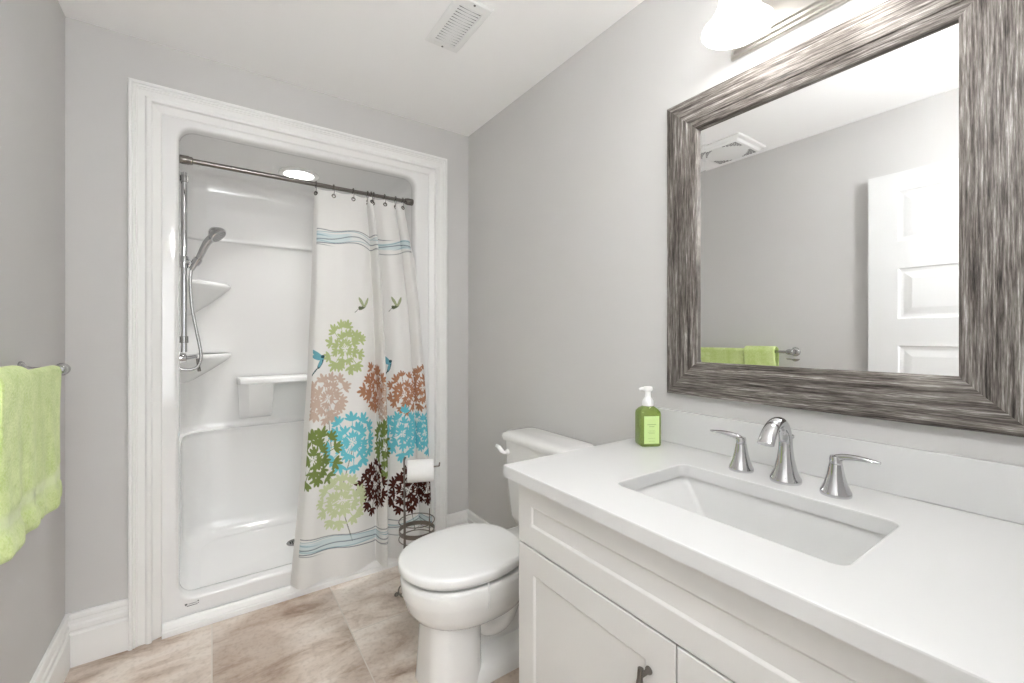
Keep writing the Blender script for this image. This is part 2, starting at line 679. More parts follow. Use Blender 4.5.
CX0, CX1, CZ = -0.267, 1.094, 2.217        # outside of the shower casing
baseboard('baseboard_back_left', (XL, YB), (CX0, YB), (0, -1))
baseboard('baseboard_back_right', (CX1, YB), (XR, YB), (0, -1))
baseboard('baseboard_left', (XL, YF), (XL, YB), (1, 0))
baseboard('baseboard_right', (XR, 0.975), (XR, YB), (-1, 0))

# casing round the shower opening: profile (distance in from the outer edge, how far it stands off the wall)
CAS = [(0.0, 0.0), (0.0, 0.0215), (0.004, 0.0245), (0.012, 0.0245), (0.0145, 0.0185), (0.0205, 0.0185), (0.0225, 0.0140),
       (0.0275, 0.0140), (0.0295, 0.0105), (0.050, 0.0105), (0.053, 0.0155), (0.058, 0.0190), (0.067, 0.0190),
       (0.0705, 0.0175), (0.0715, 0.004), (0.0735, 0.0030), (0.098, -0.0075), (0.101, -0.0125), (0.101, -0.03), (0.0, -0.002)]
bm = B()
loops = []
for (x, z, sx, sz) in ((CX0, 0.0, 1, 0), (CX0, CZ, 1, 1), (CX1, CZ, -1, 1), (CX1, 0.0, -1, 0)):
    loops.append([(x + sx * d, YB - h, z - sz * d) for d, h in CAS])
loft(bm, loops)
struct('trim_1', bm, M_TRIM, smooth=False, bevel=0.0008, seg=2)

# low trim along the shower curb
TRI = [(0.0, 0.0), (0.024, 0.0), (0.024, 0.022), (0.020, 0.026), (0.020, 0.030), (0.014, 0.046), (0.009, 0.054), (0.0, 0.055)]
bm = B()
loft(bm, [[(x, 2.246 - d, z) for d, z in TRI] for x in (CX0 + 0.1015, CX1 - 0.1015)])
struct('trim_2', bm, M_TRIM, smooth=False, bevel=0.001)

# door casing at the doorway
for i, (x0, x1, z0, z1) in enumerate(((DX0, DX0 + 0.012, 0, DZ), (DX1 - 0.012, DX1, 0, DZ), (DX0, DX1, DZ - 0.012, DZ))):
    bm = B(); box(bm, (x0, YF - 0.12, z0), (x1, YF, z1)); struct('trim_%d' % (3 + i), bm, M_TRIM, smooth=False)
bm = B(); box(bm, (DX1, YF, 0), (DX1 + 0.065, YF + 0.016, DZ + 0.065)); struct('trim_6', bm, M_TRIM, smooth=False, bevel=0.003)

# ------------------------------------------------------------------ open door against the left wall
dx_back, dx_face = -0.402, -0.367
DY0, DY1, DTOP = 0.005, 0.792, 2.035
t = bpy.data.objects.new('door_1', None)
COL.objects.link(t)
t.location = (dx_face, DY0, 0.012)
t['kind'] = 'structure'
bm = B()
# face grid with five recessed panels, both faces
pan_y = (DY0 + 0.118, DY1 - 0.118)
pan_z = [(1.690 - 0.386 * i, 1.940 - 0.386 * i) for i in range(5)]


def door_face(bm, x, s):
    """s = +1: faces +x; frame face with panel holes, then moulded panels."""
    zs = [0.012] + [q for p in reversed(pan_z) for q in p] + [DTOP]
    ys = [DY0, pan_y[0], pan_y[1], DY1]
    for i in range(len(zs) - 1):
        for j in range(3):
            if j == 1 and i % 2 == 1:
                y0, y1, z0, z1 = ys[1], ys[2], zs[i], zs[i + 1]
                loops = []
                for ins, dep in ((0, 0), (0.006, 0.006), (0.016, 0.008), (0.022, 0.008), (0.050, 0.0025), (0.052, 0.002)):
                    loops.append([(x - s * dep, y0 + ins, z0 + ins), (x - s * dep, y1 - ins, z0 + ins),
                                  (x - s * dep, y1 - ins, z1 - ins), (x - s * dep, y0 + ins, z1 - ins)])
                loft(bm, loops, False, True)
            else:
                bm.faces.new([bm.verts.new(p) for p in ((x, ys[j], zs[i]), (x, ys[j + 1], zs[i]),
                                                        (x, ys[j + 1], zs[i + 1]), (x, ys[j], zs[i + 1]))])


door_face(bm, dx_face, 1)
door_face(bm, dx_back, -1)
for f in (((dx_back, DY0, 0.012), (dx_face, DY0, 0.012), (dx_face, DY0, DTOP), (dx_back, DY0, DTOP)),
          ((dx_back, DY1, 0.012), (dx_face, DY1, 0.012), (dx_face, DY1, DTOP), (dx_back, DY1, DTOP)),
          ((dx_back, DY0, DTOP), (dx_face, DY0, DTOP), (dx_face, DY1, DTOP), (dx_back, DY1, DTOP)),
          ((dx_back, DY0, 0.012), (dx_face, DY0, 0.012), (dx_face, DY1, 0.012), (dx_back, DY1, 0.012))):
    bm.faces.new([bm.verts.new(p) for p in f])
bmesh.ops.remove_doubles(bm, verts=bm.verts, dist=1e-5)
obj('door_panel', bm, M_DOOR, t, smooth=False)
bm = B()
lathe(bm, [(0.030, 0), (0.030, 0.006), (0.012, 0.010), (0.011, 0.030), (0.024, 0.040), (0.027, 0.052), (0.022, 0.062), (0.0, 0.066)],
      (dx_face, DY1 - 0.07, 0.93), (1, 0, 0), 24)
obj('door_knob', bm, M_CHROME_R, t)

# ------------------------------------------------------------------ shower stall
FY = 2.252                                  # face of the acrylic flange
SX0, SX1 = -0.160, 0.962                    # inside walls
SY1 = 3.00
HX0, HX1, HZ0, HZ1 = -0.113, 0.918, 0.124, 2.085   # opening
st = thing('shower_stall', 'white one-piece acrylic shower stall set into the back wall', 'shower', (0.4, 2.6, 0.0))
bm = B()
K = 8
# flange: outer sheet edge -> opening -> rounded lip -> jamb
loops = [[(a, FY + 0.03, b) for a, b in rect_like(OX0 + 0.002, OX1 - 0.002, 0.0, OZ1 - 0.002, K)],
         [(a, FY, b) for a, b in rect_like(OX0 + 0.002, OX1 - 0.002, 0.0, OZ1 - 0.002, K)]]
for grow, dy in ((0.014, 0.0), (0.009, 0.0012), (0.004, 0.005), (0.001, 0.011), (0.0, 0.02), (-0.001, 0.035), (-0.001, 0.055), (0.006, 0.068), (0.018, 0.074)):
    loops.append([(a, FY + dy, b) for a, b in rrect(HX0 - grow, HX1 + grow, HZ0 - grow, HZ1 + grow, 0.055 + grow, K)])
loft(bm, loops, False, False)


def plan(z, ins, front, r=0.13, k=10):
    """Open U-shaped plan loop: left front, back corners, right front."""
    x0, x1, y1 = SX0 + ins, SX1 - ins, SY1 - ins
    out = [(x0, front, z), (x0, (front + y1 - r) / 2, z)]
    for cx, s in ((x0 + r, PI), (x1 - r, PI / 2)):
        for i in range(k + 1):
            a = s - PI / 2 * i / k
            out.append((cx + r * math.cos(a), y1 - r + r * math.sin(a), z))
    out += [(x1, (front + y1 - r) / 2, z), (x1, front, z)]
    return out


FR = FY + 0.074
levels = [(0.100, 0.085, 0.12), (0.106, 0.050, 0.13), (0.118, 0.030, 0.13), (0.140, 0.014, 0.13), (0.17, 0.006, 0.13), (0.22, 0.004, 0.13),
          (0.655, 0.0, 0.13), (0.672, 0.001, 0.13), (0.680, 0.005, 0.13), (0.684, 0.012, 0.13), (0.6855, 0.014, 0.13), (0.690, 0.006, 0.13), (0.705, 0.001, 0.13), (0.72, 0.0, 0.13),
          (1.752, 0.0, 0.13), (1.755, 0.003, 0.13), (1.757, 0.012, 0.13), (1.760, 0.015, 0.13), (1.768, 0.017, 0.13), (1.78, 0.016, 0.13), (2.03, 0.016, 0.13),
          (2.065, 0.020, 0.13), (2.088, 0.034, 0.13), (2.100, 0.062, 0.13), (2.106, 0.10, 0.13)]
# lower walls stand a little proud of the upper ones
loops = [plan(z, (0.028 if z < 0.681 else 0.022 if z < 0.6852 else 0.0) + ins, FR, r) for z, ins, r in levels]
loft(bm, loops, False, True, close=False)
for f in list(bm.faces):
    if len(f.verts) > 6 and all(v.co.z > 2.1 for v in f.verts):
        pass
obj('surround', bm, M_ACRYL, st, angle=50, recalc=False)
# pan: floor dished to the drain, with the raised inside of the curb
bm = B()
DRX, DRY = 0.370, 2.610
loops = []
for f, z in ((1.0, 0.1045), (0.97, 0.1005), (0.90, 0.0985), (0.5, 0.094), (0.12, 0.090)):
    lp = []
    for a, b in rrect(SX0 + 0.06, SX1 - 0.06, FR + 0.015, SY1 - 0.06, 0.07, K):
        lp.append((DRX + (a - DRX) * f, DRY + (b - DRY) * f, z))
    loops.append(lp)
pre = []
for g, z in ((-0.026, 0.124), (-0.020, 0.118), (-0.012, 0.114), (-0.005, 0.107)):
    pre.append([(a, b, z) for a, b in rrect(SX0 + 0.06 + g * 3.2, SX1 - 0.06 - g * 3.2, FR + 0.015 + g * 1.1, SY1 - 0.06 - g * 3.2, 0.09, K)])
loft(bm, pre + loops, False, True)
obj('shower_pan', bm, M_ACRYL, st, angle=60)
# drain
bm = B()
lathe(bm, [(0.040, 0.0), (0.040, 0.004), (0.036, 0.006), (0.030, 0.0045), (0.0, 0.004)], (DRX, DRY, 0.0895), n=28)
dr = obj('drain', bm, M_CHROME_R, st)
bm = B()
for i in range(-2, 3):
    for j in range(-2, 3):
        if i * i + j * j < 7:
            lathe(bm, [(0.0035, 0), (0.0035, 0.0006)], (DRX + i * 0.010, DRY + j * 0.010, 0.0943), n=8)
obj('drain_holes', bm, M_BLACK, dr)


def corner_shelf(ztop, r, drop):
    bm = B()
    cx, cy = SX0 + 0.006, SY1 - 0.006
    loops = []
    for rr, z in ((0.02, ztop - 0.004), (r * 0.80, ztop - 0.006), (r * 0.90, ztop), (r * 0.97, ztop - 0.002), (r, ztop - 0.012),
                  (r * 0.985, ztop - 0.026), (r * 0.90, ztop - 0.045), (r * 0.62, ztop - drop * 0.55), (r * 0.30, ztop - drop * 0.85), (0.03, ztop - drop)):
        lp = [(cx, cy, z)]
        for i in range(15):
            a = -PI / 2 + PI / 2 * i / 14
            q = rr * (1 - 0.10 * math.sin(PI * i / 14))
            lp.append((cx + q * math.cos(a), cy + q * math.sin(a), z))
        loops.append(lp)
    loft(bm, loops)
    return obj('corner_shelf', bm, M_ACRYL, st, angle=55)


corner_shelf(1.512, 0.245, 0.20)
corner_shelf(1.118, 0.245, 0.17)
# moulded ledge on the back wall with a hand grip cut out under it
LX0, LX1 = 0.118, 0.76
bm = B()
loops = []
for d, z in ((0.0, 0.975), (0.085, 0.972), (0.100, 0.966), (0.106, 0.955), (0.106, 0.944), (0.098, 0.936), (0.0, 0.934)):
    loops.append([(x, SY1 - 0.010 - d * s, z) for x, s in ((LX0, 0.1), (LX0 + 0.004, 0.6), (LX0 + 0.015, 0.9), (LX0 + 0.035, 1.0), (LX1 - 0.035, 1.0), (LX1 - 0.01, 0.8), (LX1, 0.1))])
loft(bm, loops, False, False, close=False)
bx = [(0.0, 0.940), (0.098, 0.938), (0.096, 0.90), (0.088, 0.85), (0.060, 0.79), (0.030, 0.75), (0.0, 0.73)]
for xa, xb in ((LX0 + 0.004, LX0 + 0.185), (LX1 - 0.185, LX1 - 0.004)):
    loops = []
    for d, z in bx:
        k = max(0.0, (0.94 - z) * 0.10)
        e = 0.05
        loops.append([(xa + k * 0.5, SY1 - 0.008, z), (xa + k * 0.5, SY1 - 0.01 - d + min(d, e), z), (xa + k * 0.5 + e, SY1 - 0.01 - d, z),
                      (xb - k * 0.4 - e * 0.08, SY1 - 0.01 - d, z), (xb - k * 0.4, SY1 - 0.01 - d + min(d, e * 0.08), z), (xb - k * 0.4, SY1 - 0.008, z)])
    loft(bm, loops)
obj('soap_ledge', bm, M_ACRYL, st, angle=35)
# small printed maker's mark on the curb
bm = B()
y = FY - 0.0004


def flat(bm, x0, x1, z0, z1, y):
    bm.faces.new([bm.verts.new(p) for p in ((x0, y, z0), (x1, y, z0), (x1, y, z1), (x0, y, z1))])


mx0, mz0 = -0.093, 0.094
flat(bm, mx0, mx0 + 0.009, mz0 + 0.001, mz0 + 0.007, y)
flat(bm, mx0 + 0.002, mx0 + 0.006, mz0 - 0.002, mz0 + 0.001, y)
flat(bm, mx0 + 0.043, mx0 + 0.048, mz0 + 0.004, mz0 + 0.010, y)
flat(bm, mx0 + 0.043, mx0 + 0.048, mz0 - 0.003, mz0, y)
for a in range(7):
    flat(bm, mx0 + 0.013 + a * 0.004, mx0 + 0.0155 + a * 0.004, mz0 + 0.001, mz0 + 0.0052, y)
for a in range(10):
    flat(bm, mx0 + 0.007 + a * 0.0036, mx0 + 0.0098 + a * 0.0036, mz0 - 0.0065, mz0 - 0.0025, y)
obj('maker_mark', bm, M_MARK, st, smooth=False)

# recessed lamp in the shower ceiling
t = thing('recessed_light', 'round white recessed downlight, lit, in the shower ceiling', 'light', (0.393, 2.617, 2.106))
bm = B()
lathe(bm, [(0.073, -0.002), (0.098, -0.002), (0.100, -0.005), (0.097, -0.009), (0.078, -0.011), (0.073, -0.006)], (0.393, 2.617, 2.106), n=40, cap=False)
obj('trim_ring', bm, M_VENT, t)
bm = B()
lathe(bm, [(0.074, -0.001), (0.074, -0.006), (0.05, -0.008), (0.0, -0.009)], (0.393, 2.617, 2.106), n=40)
obj('diffuser', bm, M_LENS, t)

# ------------------------------------------------------------------ shower fittings
BX, BY = -0.108, 2.55
HB = Vector((BX + 0.036, BY - 0.014, 1.545))
HH = Vector((0.004, BY - 0.05, 1.690))
t = thing('slide_bar', 'tall chrome vertical slide bar on the left wall of the shower', 'shower rail', (BX, BY, 1.14))
bm = B(); tube(bm, [(BX, BY, 1.140), (BX, BY, 1.985)], 0.0125, 16); obj('bar', bm, M_CHROME, t)
for z in (1.200, 1.955):
    bm = B()
    xw = SX0 + (0.017 if z > 1.76 else 0.001)
    tube(bm, [(xw + 0.001, BY, z), (BX + 0.012, BY, z)], 0.010, 14)
    lathe(bm, [(0.020, 0), (0.020, 0.008), (0.014, 0.012)], (xw, BY, z), (1, 0, 0), 20)
    lathe(bm, [(0.0175, -0.016), (0.0175, 0.016)], (BX, BY, z), (0, 0, 1), 18)
    obj('bracket', bm, M_CHROME_R, t, bevel=0.002)
bm = B()
lathe(bm, [(0.018, -0.028), (0.019, -0.02), (0.019, 0.02), (0.016, 0.028)], (BX, BY, 1.565), (0, 0, 1), 20)
tube(bm, [(BX, BY, 1.565), (BX + 0.024, BY - 0.010, 1.564)], [0.014, 0.012], 14)
hdir = (HH - HB).normalized()
lathe(bm, [(0.0135, -0.014), (0.0175, -0.014), (0.0195, 0.016), (0.0155, 0.016), (0.0135, -0.014)], HB + (HH - HB) * 0.16, hdir, 22, cap=False)
obj('slider', bm, M_CHROME, t)

t = thing('hand_shower', 'chrome hand shower with ribbed round head and metal hose, held on the slide bar', 'shower head', HB)
hp = smooth_path([HB - (HH - HB) * 0.10, HB + (HH - HB) * 0.3, HB + (HH - HB) * 0.7 + Vector((-0.004, 0, 0.006)), HH], 6)
bm = B()
tube(bm, hp, [0.0115 + 0.007 * (i / (len(hp) - 1)) for i in range(len(hp))], 16)
obj('handle', bm, M_CHROME, t)
nrm = Vector((0.66, -0.30, -0.70)).normalized()
bm = B()
lathe(bm, [(0.012, -0.034), (0.022, -0.026), (0.036, -0.008), (0.0405, 0.004), (0.0405, 0.012), (0.037, 0.016), (0.0, 0.017)],
      HH + Vector((0.014, -0.006, 0.012)), nrm, 32)
hd = obj('spray_head', bm, M_CHROME, t)
bm = B()
u, v, d = frame_of(nrm)
c = HH + Vector((0.014, -0.006, 0.012)) + nrm * 0.0172
for rr, n in ((0.010, 6), (0.020, 12), (0.030, 18)):
    for k in range(n):
        a = 2 * PI * k / n
        lathe(bm, [(0.0022, 0), (0.0014, 0.003)], c + (u * math.cos(a) + v * math.sin(a)) * rr, nrm, 6)
obj('nozzles', bm, M_BLACK, hd)
bm = B()
hose = smooth_path([HB - (HH - HB) * 0.10, (-0.084, BY - 0.012, 1.47), (-0.078, BY - 0.01, 1.36), (-0.062, BY - 0.01, 1.25), (-0.048, BY - 0.01, 1.17),
                    (-0.043, BY - 0.01, 1.115), (-0.055, BY - 0.01, 1.072), (-0.085, BY - 0.01, 1.058), (-0.118, BY - 0.01, 1.062), (-0.138, BY - 0.01, 1.072)], 8)
tube(bm, hose, [0.0068 + 0.0005 * (i % 2) for i in range(len(hose))], 10)
obj('hose', bm, M_CHROME_R, t)

t = thing('shower_valve', 'chrome single-lever shower valve low on the left shower wall', 'shower tap', (SX0, 2.55, 1.10))
vc = Vector((SX0 + 0.0135, 2.60, 1.110))
bm = B(); lathe(bm, [(0.075, -0.013), (0.075, -0.009), (0.06, -0.004), (0.03, 0.0)], vc, (1, 0, 0), 36); obj('valve_plate', bm, M_CHROME, t)
bm = B(); lathe(bm, [(0.026, -0.005), (0.025, 0.03), (0.022, 0.045), (0.0, 0.050)], vc, (1, 0, 0), 28); vb = obj('valve_body', bm, M_CHROME, t)
bm = B()
tube(bm, smooth_path([vc + Vector((0.035, 0, 0.0)), vc + Vector((0.062, -0.012, 0.004)), vc + Vector((0.088, -0.020, 0.010))], 5),
     [0.013, 0.0125, 0.012, 0.0115, 0.011, 0.0105, 0.010, 0.0095, 0.0092, 0.009, 0.0085], 14)
obj('lever', bm, M_CHROME, vb)
bm = B()
tube(bm, [(-0.058, BY + 0.030, 1.108), (-0.050, BY + 0.028, 1.045)], [0.0055, 0.0075], 12)
obj('diverter_pin', bm, M_BRONZE, vb)

# ------------------------------------------------------------------ curtain rod, rings, curtain
RY, RZ0, RZ1 = 2.290, 1.962, 1.958
t = thing('curtain_rod', 'dark polished tension rod across the top of the shower opening', 'rod', (0.4, RY, 1.96))
RA, RB = Vector((HX0 + 0.0015, RY, RZ0)), Vector((HX1 - 0.0015, RY, RZ1))
bm = B(); tube(bm, [RA + Vector((0.02, 0, 0)), RA + (RB - RA) * 0.58], 0.0112, 18); obj('outer_tube', bm, M_BRONZE, t)
bm = B(); tube(bm, [RA + (RB - RA) * 0.56, RB - Vector((0.02, 0, 0))], 0.0098, 18); obj('inner_tube', bm, M_BRONZE, t)
for p, s in ((RA, 1), (RB, -1)):
    bm = B()
    lathe(bm, [(0.0175, 0), (0.0185, 0.004), (0.0185, 0.030), (0.0165, 0.034), (0.0165, 0.042), (0.012, 0.046)], p, (s, 0, 0), 24)
    obj('end_cap', bm, M_BLACK if False else M_BRONZE, t)

# curtain: plan profile of the folds (fraction across, offset toward the room)
FOLD = [(0.000, 0.055), (0.012, 0.022), (0.035, -0.006), (0.09, -0.012), (0.17, 0.004), (0.25, 0.006), (0.33, -0.006), (0.41, -0.004), (0.470, 0.010),
        (0.525, 0.034), (0.555, 0.052), (0.560, 0.020), (0.566, -0.028), (0.585, -0.050), (0.606, -0.036), (0.616, 0.010), (0.622, 0.046),
        (0.660, 0.018), (0.710, -0.012), (0.780, -0.018), (0.840, -0.002), (0.875, 0.016), (0.893, 0.044),
        (0.905, 0.020), (0.935, -0.010), (0.970, -0.004), (0.990, 0.014), (1.0, 0.030)]
NU, NV = 640, 760
fx = np.array([p[0] for p in FOLD]); fy = np.array([p[1] for p in FOLD])
sp = smooth_path([(a, b, 0) for a, b in FOLD], 12)
px = np.array([p.x for p in sp]); py = np.array([p.y for p in sp])
# arc length with true scale (curtain about 0.62 m across at mid height)
arc = np.concatenate([[0], np.cumsum(np.hypot(np.diff(px) * 0.62, np.diff(py)))])
SL = arc[-1]
sg = np.linspace(0, SL, NU)
ux = np.interp(sg, arc, px); uy = np.interp(sg, arc, py)
wv = np.linspace(0, 1, NV)
CZ_TOP, CZ_BOT = 1.945, 0.058
X0 = np.interp(wv, [0, 0.2, 0.5, 0.8, 1.0], [0.416, 0.400, 0.374, 0.334, 0.300])
X1 = np.interp(wv, [0, 0.12, 0.3, 0.55, 1.0], [0.866, 0.900, 0.934, 0.968, 1.012])
YC = np.interp(wv, [0, 0.1, 0.3, 0.6, 1.0], [2.290, 2.262, 2.220, 2.200, 2.190])
AM = np.interp(wv, [0, 0.05, 0.2, 1.0], [0.22, 0.5, 0.85, 1.0])
PX = X0[:, None] + (X1 - X0)[:, None] * ux[None, :]
PY = YC[:, None] + AM[:, None] * uy[None, :]
PZ_ = CZ_TOP + (CZ_BOT - CZ_TOP) * wv[:, None] + 0 * ux[None, :]
# slow waves of hanging cloth
PY += (0.006 * np.sin(ux[None, :] * 23 + wv[:, None] * 3.0)) * np.clip(wv[:, None] * 3, 0, 1)
lim = 2.241 + 0.09 * np.clip((PZ_ - 1.62) / 0.24, 0, 1) + 0.3 * np.clip((0.895 - PX) / 0.05, 0, 1)
PY = np.minimum(PY, lim - 0.012 + 0.012 * np.tanh((PY - lim + 0.012) / 0.012))
# scalloped top edge between the rings
RING_T = [0.03, 0.17, 0.305, 0.43, 0.545, 0.645, 0.755, 0.865, 0.965]      # along the cloth
sag = np.zeros(NU)
tt = sg / SL
for a, b in zip(RING_T, RING_T[1:]):
    k = (tt >= a) & (tt <= b)
    sag[k] = 0.008 * np.sin(PI * (tt[k] - a) / (b - a))
PZ = CZ_TOP + (CZ_BOT - CZ_TOP) * wv[:, None] - sag[None, :] * np.clip(1 - wv[:, None] * 8, 0, 1)

# ---- the print, in cloth coordinates (s across, z up)
SG = np.repeat(sg[None, :], NV, 0)
ZG = PZ.copy()
base = np.array([0.83, 0.82, 0.80])
IMG = np.empty((NV, NU, 3)); IMG[:] = base


def ell(cx, cz, a, l, wd, col, k=1.0):
    ex = max(l, wd) * 1.02
    i0, i1 = np.searchsorted(sg, [cx - ex, cx + ex])
    if i1 <= i0:
        return
    zc = ZG[:, 0]
    j0 = int(np.clip((CZ_TOP - cz - ex) / (CZ_TOP - CZ_BOT) * (NV - 1) - 3, 0, NV))
    j1 = int(np.clip((CZ_TOP - cz + ex) / (CZ_TOP - CZ_BOT) * (NV - 1) + 4, 0, NV))
    if j1 <= j0:
        return
    dx = SG[j0:j1, i0:i1] - cx
    dz = ZG[j0:j1, i0:i1] - cz
    p = dx * math.cos(a) + dz * math.sin(a)
    q = -dx * math.sin(a) + dz * math.cos(a)
    msk = (p / l) ** 2 + (q / wd) ** 2 < 1
    IMG[j0:j1, i0:i1][msk] = col


def line(x0, z0, x1, z1, wd, col):
    d = math.hypot(x1 - x0, z1 - z0)
    n = max(2, int(d / 0.01))
    a = math.atan2(z1 - z0, x1 - x0)
    for i in range(n):
        f = (i + 0.5) / n
        ell(x0 + (x1 - x0) * f, z0 + (z1 - z0) * f, a, d / n * 0.8, wd, col)


def flower(cx, cz, R, col, seed, stem=0.0, lean=0.0, sq=1.0):
    """Umbel of fan-shaped florets on thin stalks."""
    r = random.Random(seed)
    if stem:
        line(cx + lean, cz - stem, cx, cz - 0.2 * R, 0.0024, (0.33, 0.33, 0.28))
    for cnt, rad, size in ((4, 0.16, 0.27), (8, 0.44, 0.31), (12, 0.75, 0.32)):
        o = r.uniform(0, 6)
        for i in range(cnt):
            a = o + 2 * PI * (i + r.uniform(-0.24, 0.24)) / cnt
            rr = R * rad * r.uniform(0.80, 1.14)
            fx_, fz_ = cx + math.cos(a) * rr * sq, cz + math.sin(a) * rr
            line(cx + math.cos(a) * rr * 0.3 * sq, cz + math.sin(a) * rr * 0.3, fx_, fz_, 0.0020, col)
            pl = R * size * r.uniform(0.9, 1.1)
            for k in (-1.25, -0.62, 0.0, 0.62, 1.25):
                b = a + k + r.uniform(-0.14, 0.14)
                l = pl * (1.0 - 0.12 * abs(k)) * r.uniform(0.88, 1.05)
                ell(fx_ + math.cos(b) * l * 0.52 * sq, fz_ + math.sin(b) * l * 0.52, b, l * 0.52, l * 0.175, col)


def bird(cx, cz, s, col, dark, flip=1):
    ell(cx, cz, 0.5 * flip, 0.026 * s, 0.008 * s, dark)
    ell(cx - 0.018 * s * flip, cz - 0.002 * s, 0.2, 0.009 * s, 0.007 * s, dark)
    line(cx - 0.022 * s * flip, cz - 0.006 * s, cx - 0.044 * s * flip, cz - 0.026 * s, 0.0016, dark)
    ell(cx - 0.008 * s * flip, cz + 0.026 * s, 2.1 if flip > 0 else 1.0, 0.028 * s, 0.0085 * s, col)
    ell(cx + 0.026 * s * flip, cz + 0.026 * s, 0.95 if flip > 0 else 2.2, 0.030 * s, 0.0085 * s, col)


def side_bird(cx, cz, s, col, dark):
    ell(cx, cz, 1.15, 0.026 * s, 0.0075 * s, dark)
    line(cx - 0.008 * s, cz - 0.016 * s, cx - 0.040 * s, cz - 0.058 * s, 0.0030, dark)
    ell(cx - 0.002 * s, cz - 0.002 * s, 1.2, 0.016 * s, 0.006 * s, col)
    ell(cx - 0.014 * s, cz + 0.034 * s, 2.5, 0.032 * s, 0.0095 * s, col)
    ell(cx - 0.020 * s, cz + 0.022 * s, 2.75, 0.026 * s, 0.007 * s, col)
    ell(cx + 0.008 * s, cz + 0.026 * s, 0.3, 0.008 * s, 0.007 * s, dark)


LEAF = (0.46, 0.53, 0.25); PALE = (0.60, 0.66, 0.40); TAUPE = (0.60, 0.46, 0.38); BROWN = (0.46, 0.23, 0.135)
TURQ = (0.16, 0.57, 0.66); OLIVE = (0.20, 0.26, 0.075); CHOC = (0.075, 0.022, 0.016); WING = (0.16, 0.42, 0.50)
PRINT = [
    ('f', 0.220, 1.155, 0.128, LEAF, 1, 0.0, 0, 0.8),
    ('f', 0.137, 0.916, 0.125, TAUPE, 2, 0.24, 0.03, 0.85),
    ('f', 0.418, 0.947, 0.135, BROWN, 3, 0.0, 0, 0.85),
    ('f', 0.747, 0.910, 0.115, BROWN, 4, 0.0, 0, 0.9),
    ('f', 0.917, 0.937, 0.12, BROWN, 5, 0, 0, 0.9),
    ('f', 0.518, 0.873, 0.1, TAUPE, 6, 0, 0, 0.8),
    ('f', 0.264, 0.695, 0.145, TURQ, 7, 0.26, -0.05, 0.9),
    ('f', 0.728, 0.705, 0.135, TURQ, 8, 0.2, 0, 0.85),
    ('f', 0.913, 0.691, 0.12, TURQ, 9, 0, 0, 0.8),
    ('f', 0.086, 0.637, 0.15, OLIVE, 10, 0.0, 0, 0.8),
    ('f', 0.521, 0.651, 0.15, OLIVE, 11, 0, 0, 0.8),
    ('f', 0.405, 0.443, 0.135, CHOC, 12, 0.2, 0.04, 0.85),
    ('f', 0.753, 0.402, 0.13, CHOC, 13, 0.22, 0.03, 0.9),
    ('f', 0.917, 0.406, 0.11, CHOC, 14, 0, 0, 0.9),
    ('f', 0.224, 0.416, 0.13, PALE, 15, 0.2, 0.05, 0.85),
    ('b', 0.316, 1.360, 1.0, (0.36,0.40,0.24), (0.10,0.12,0.06), 1),
    ('b', 0.719, 1.370, 1.0, (0.36,0.40,0.24), (0.10,0.12,0.06), 1),
    ('b', 0.094, 1.088, 1.15, WING, (0.03,0.09,0.11), -2),
    ('b', 0.661, 1.054, 1.15, WING, (0.03,0.09,0.11), -2),
]
for it in PRINT:
    if it[0] == 'f':
        flower(*it[1:])
    else:
        (bird if it[6] == 1 else side_bird)(*it[1:6])
# wavy blue bands with dark pencil lines
BAND = (0.50, 0.66, 0.70); INK = (0.045, 0.075, 0.10); INK2 = (0.10, 0.30, 0.38)
for zc, amp in ((1.700, 0.012), (0.215, 0.016)):
    wave = zc + amp * np.sin(SG * 9.5 + zc * 3) + 0.006 * np.sin(SG * 23 + 1)
    d = ZG - wave
    k = np.clip(((0.020 + 0.007 * np.sin(SG * 6.2 + zc)) - np.abs(d)) / 0.003, 0, 1) * np.clip(np.sin(SG * 7.5 + zc) * 4 + 2.6, 0.25, 1)
    IMG += k[..., None] * (np.array(BAND) - IMG) * 0.55
    for off, ph, th, c in ((0.036, 0.4, 0.0020, INK), (0.026, 2.9, 0.0014, INK2), (0.014, 1.3, 0.0020, INK2), (-0.004, 2.2, 0.0022, INK), (-0.018, 0.9, 0.0014, INK2), (-0.030, 3.0, 0.0022, INK), (-0.040, 3.6, 0.0016, INK)):
        dd = np.abs(ZG - (wave + off + 0.005 * np.sin(SG * 13 + ph * 2)))
        k = np.clip((th - dd) / 0.0022 + 0.5, 0, 1) * np.clip(np.sin(SG * 4 + ph * 2.7) * 5 + 4.2, 0, 1) * 0.8
        IMG += k[..., None] * (np.array(c) - IMG)
# plain side hems
IMG[:, sg < 0.052] = base * 1.02
IMG[:, sg > SL - 0.03] = base * 1.02

verts = np.stack([PX, PY, PZ], -1).reshape(-1, 3)
CL = Vector((0.66, 2.19, 0.045))
ct = thing('shower_curtain', 'white cloth shower curtain printed with coloured flower heads and hummingbirds', 'curtain', CL)
me = bpy.data.meshes.new('curtain_panel')
idx = np.arange(NU * NV).reshape(NV, NU)
quads = np.stack([idx[:-1, :-1], idx[1:, :-1], idx[1:, 1:], idx[:-1, 1:]], -1).reshape(-1, 4)
me.vertices.add(len(verts)); me.vertices.foreach_set('co', (verts - np.array(CL)).ravel())
me.loops.add(quads.size); me.loops.foreach_set('vertex_index', quads.ravel())
me.polygons.add(len(quads)); me.polygons.foreach_set('loop_start', np.arange(0, quads.size, 4))
me.polygons.foreach_set('use_smooth', np.ones(len(quads), bool))
me.update(calc_edges=True)
ca = me.color_attributes.new('print', 'FLOAT_COLOR', 'POINT')
rgba = np.ones((NU * NV, 4), np.float32); rgba[:, :3] = IMG.reshape(-1, 3)
ca.data.foreach_set('color', rgba.ravel())
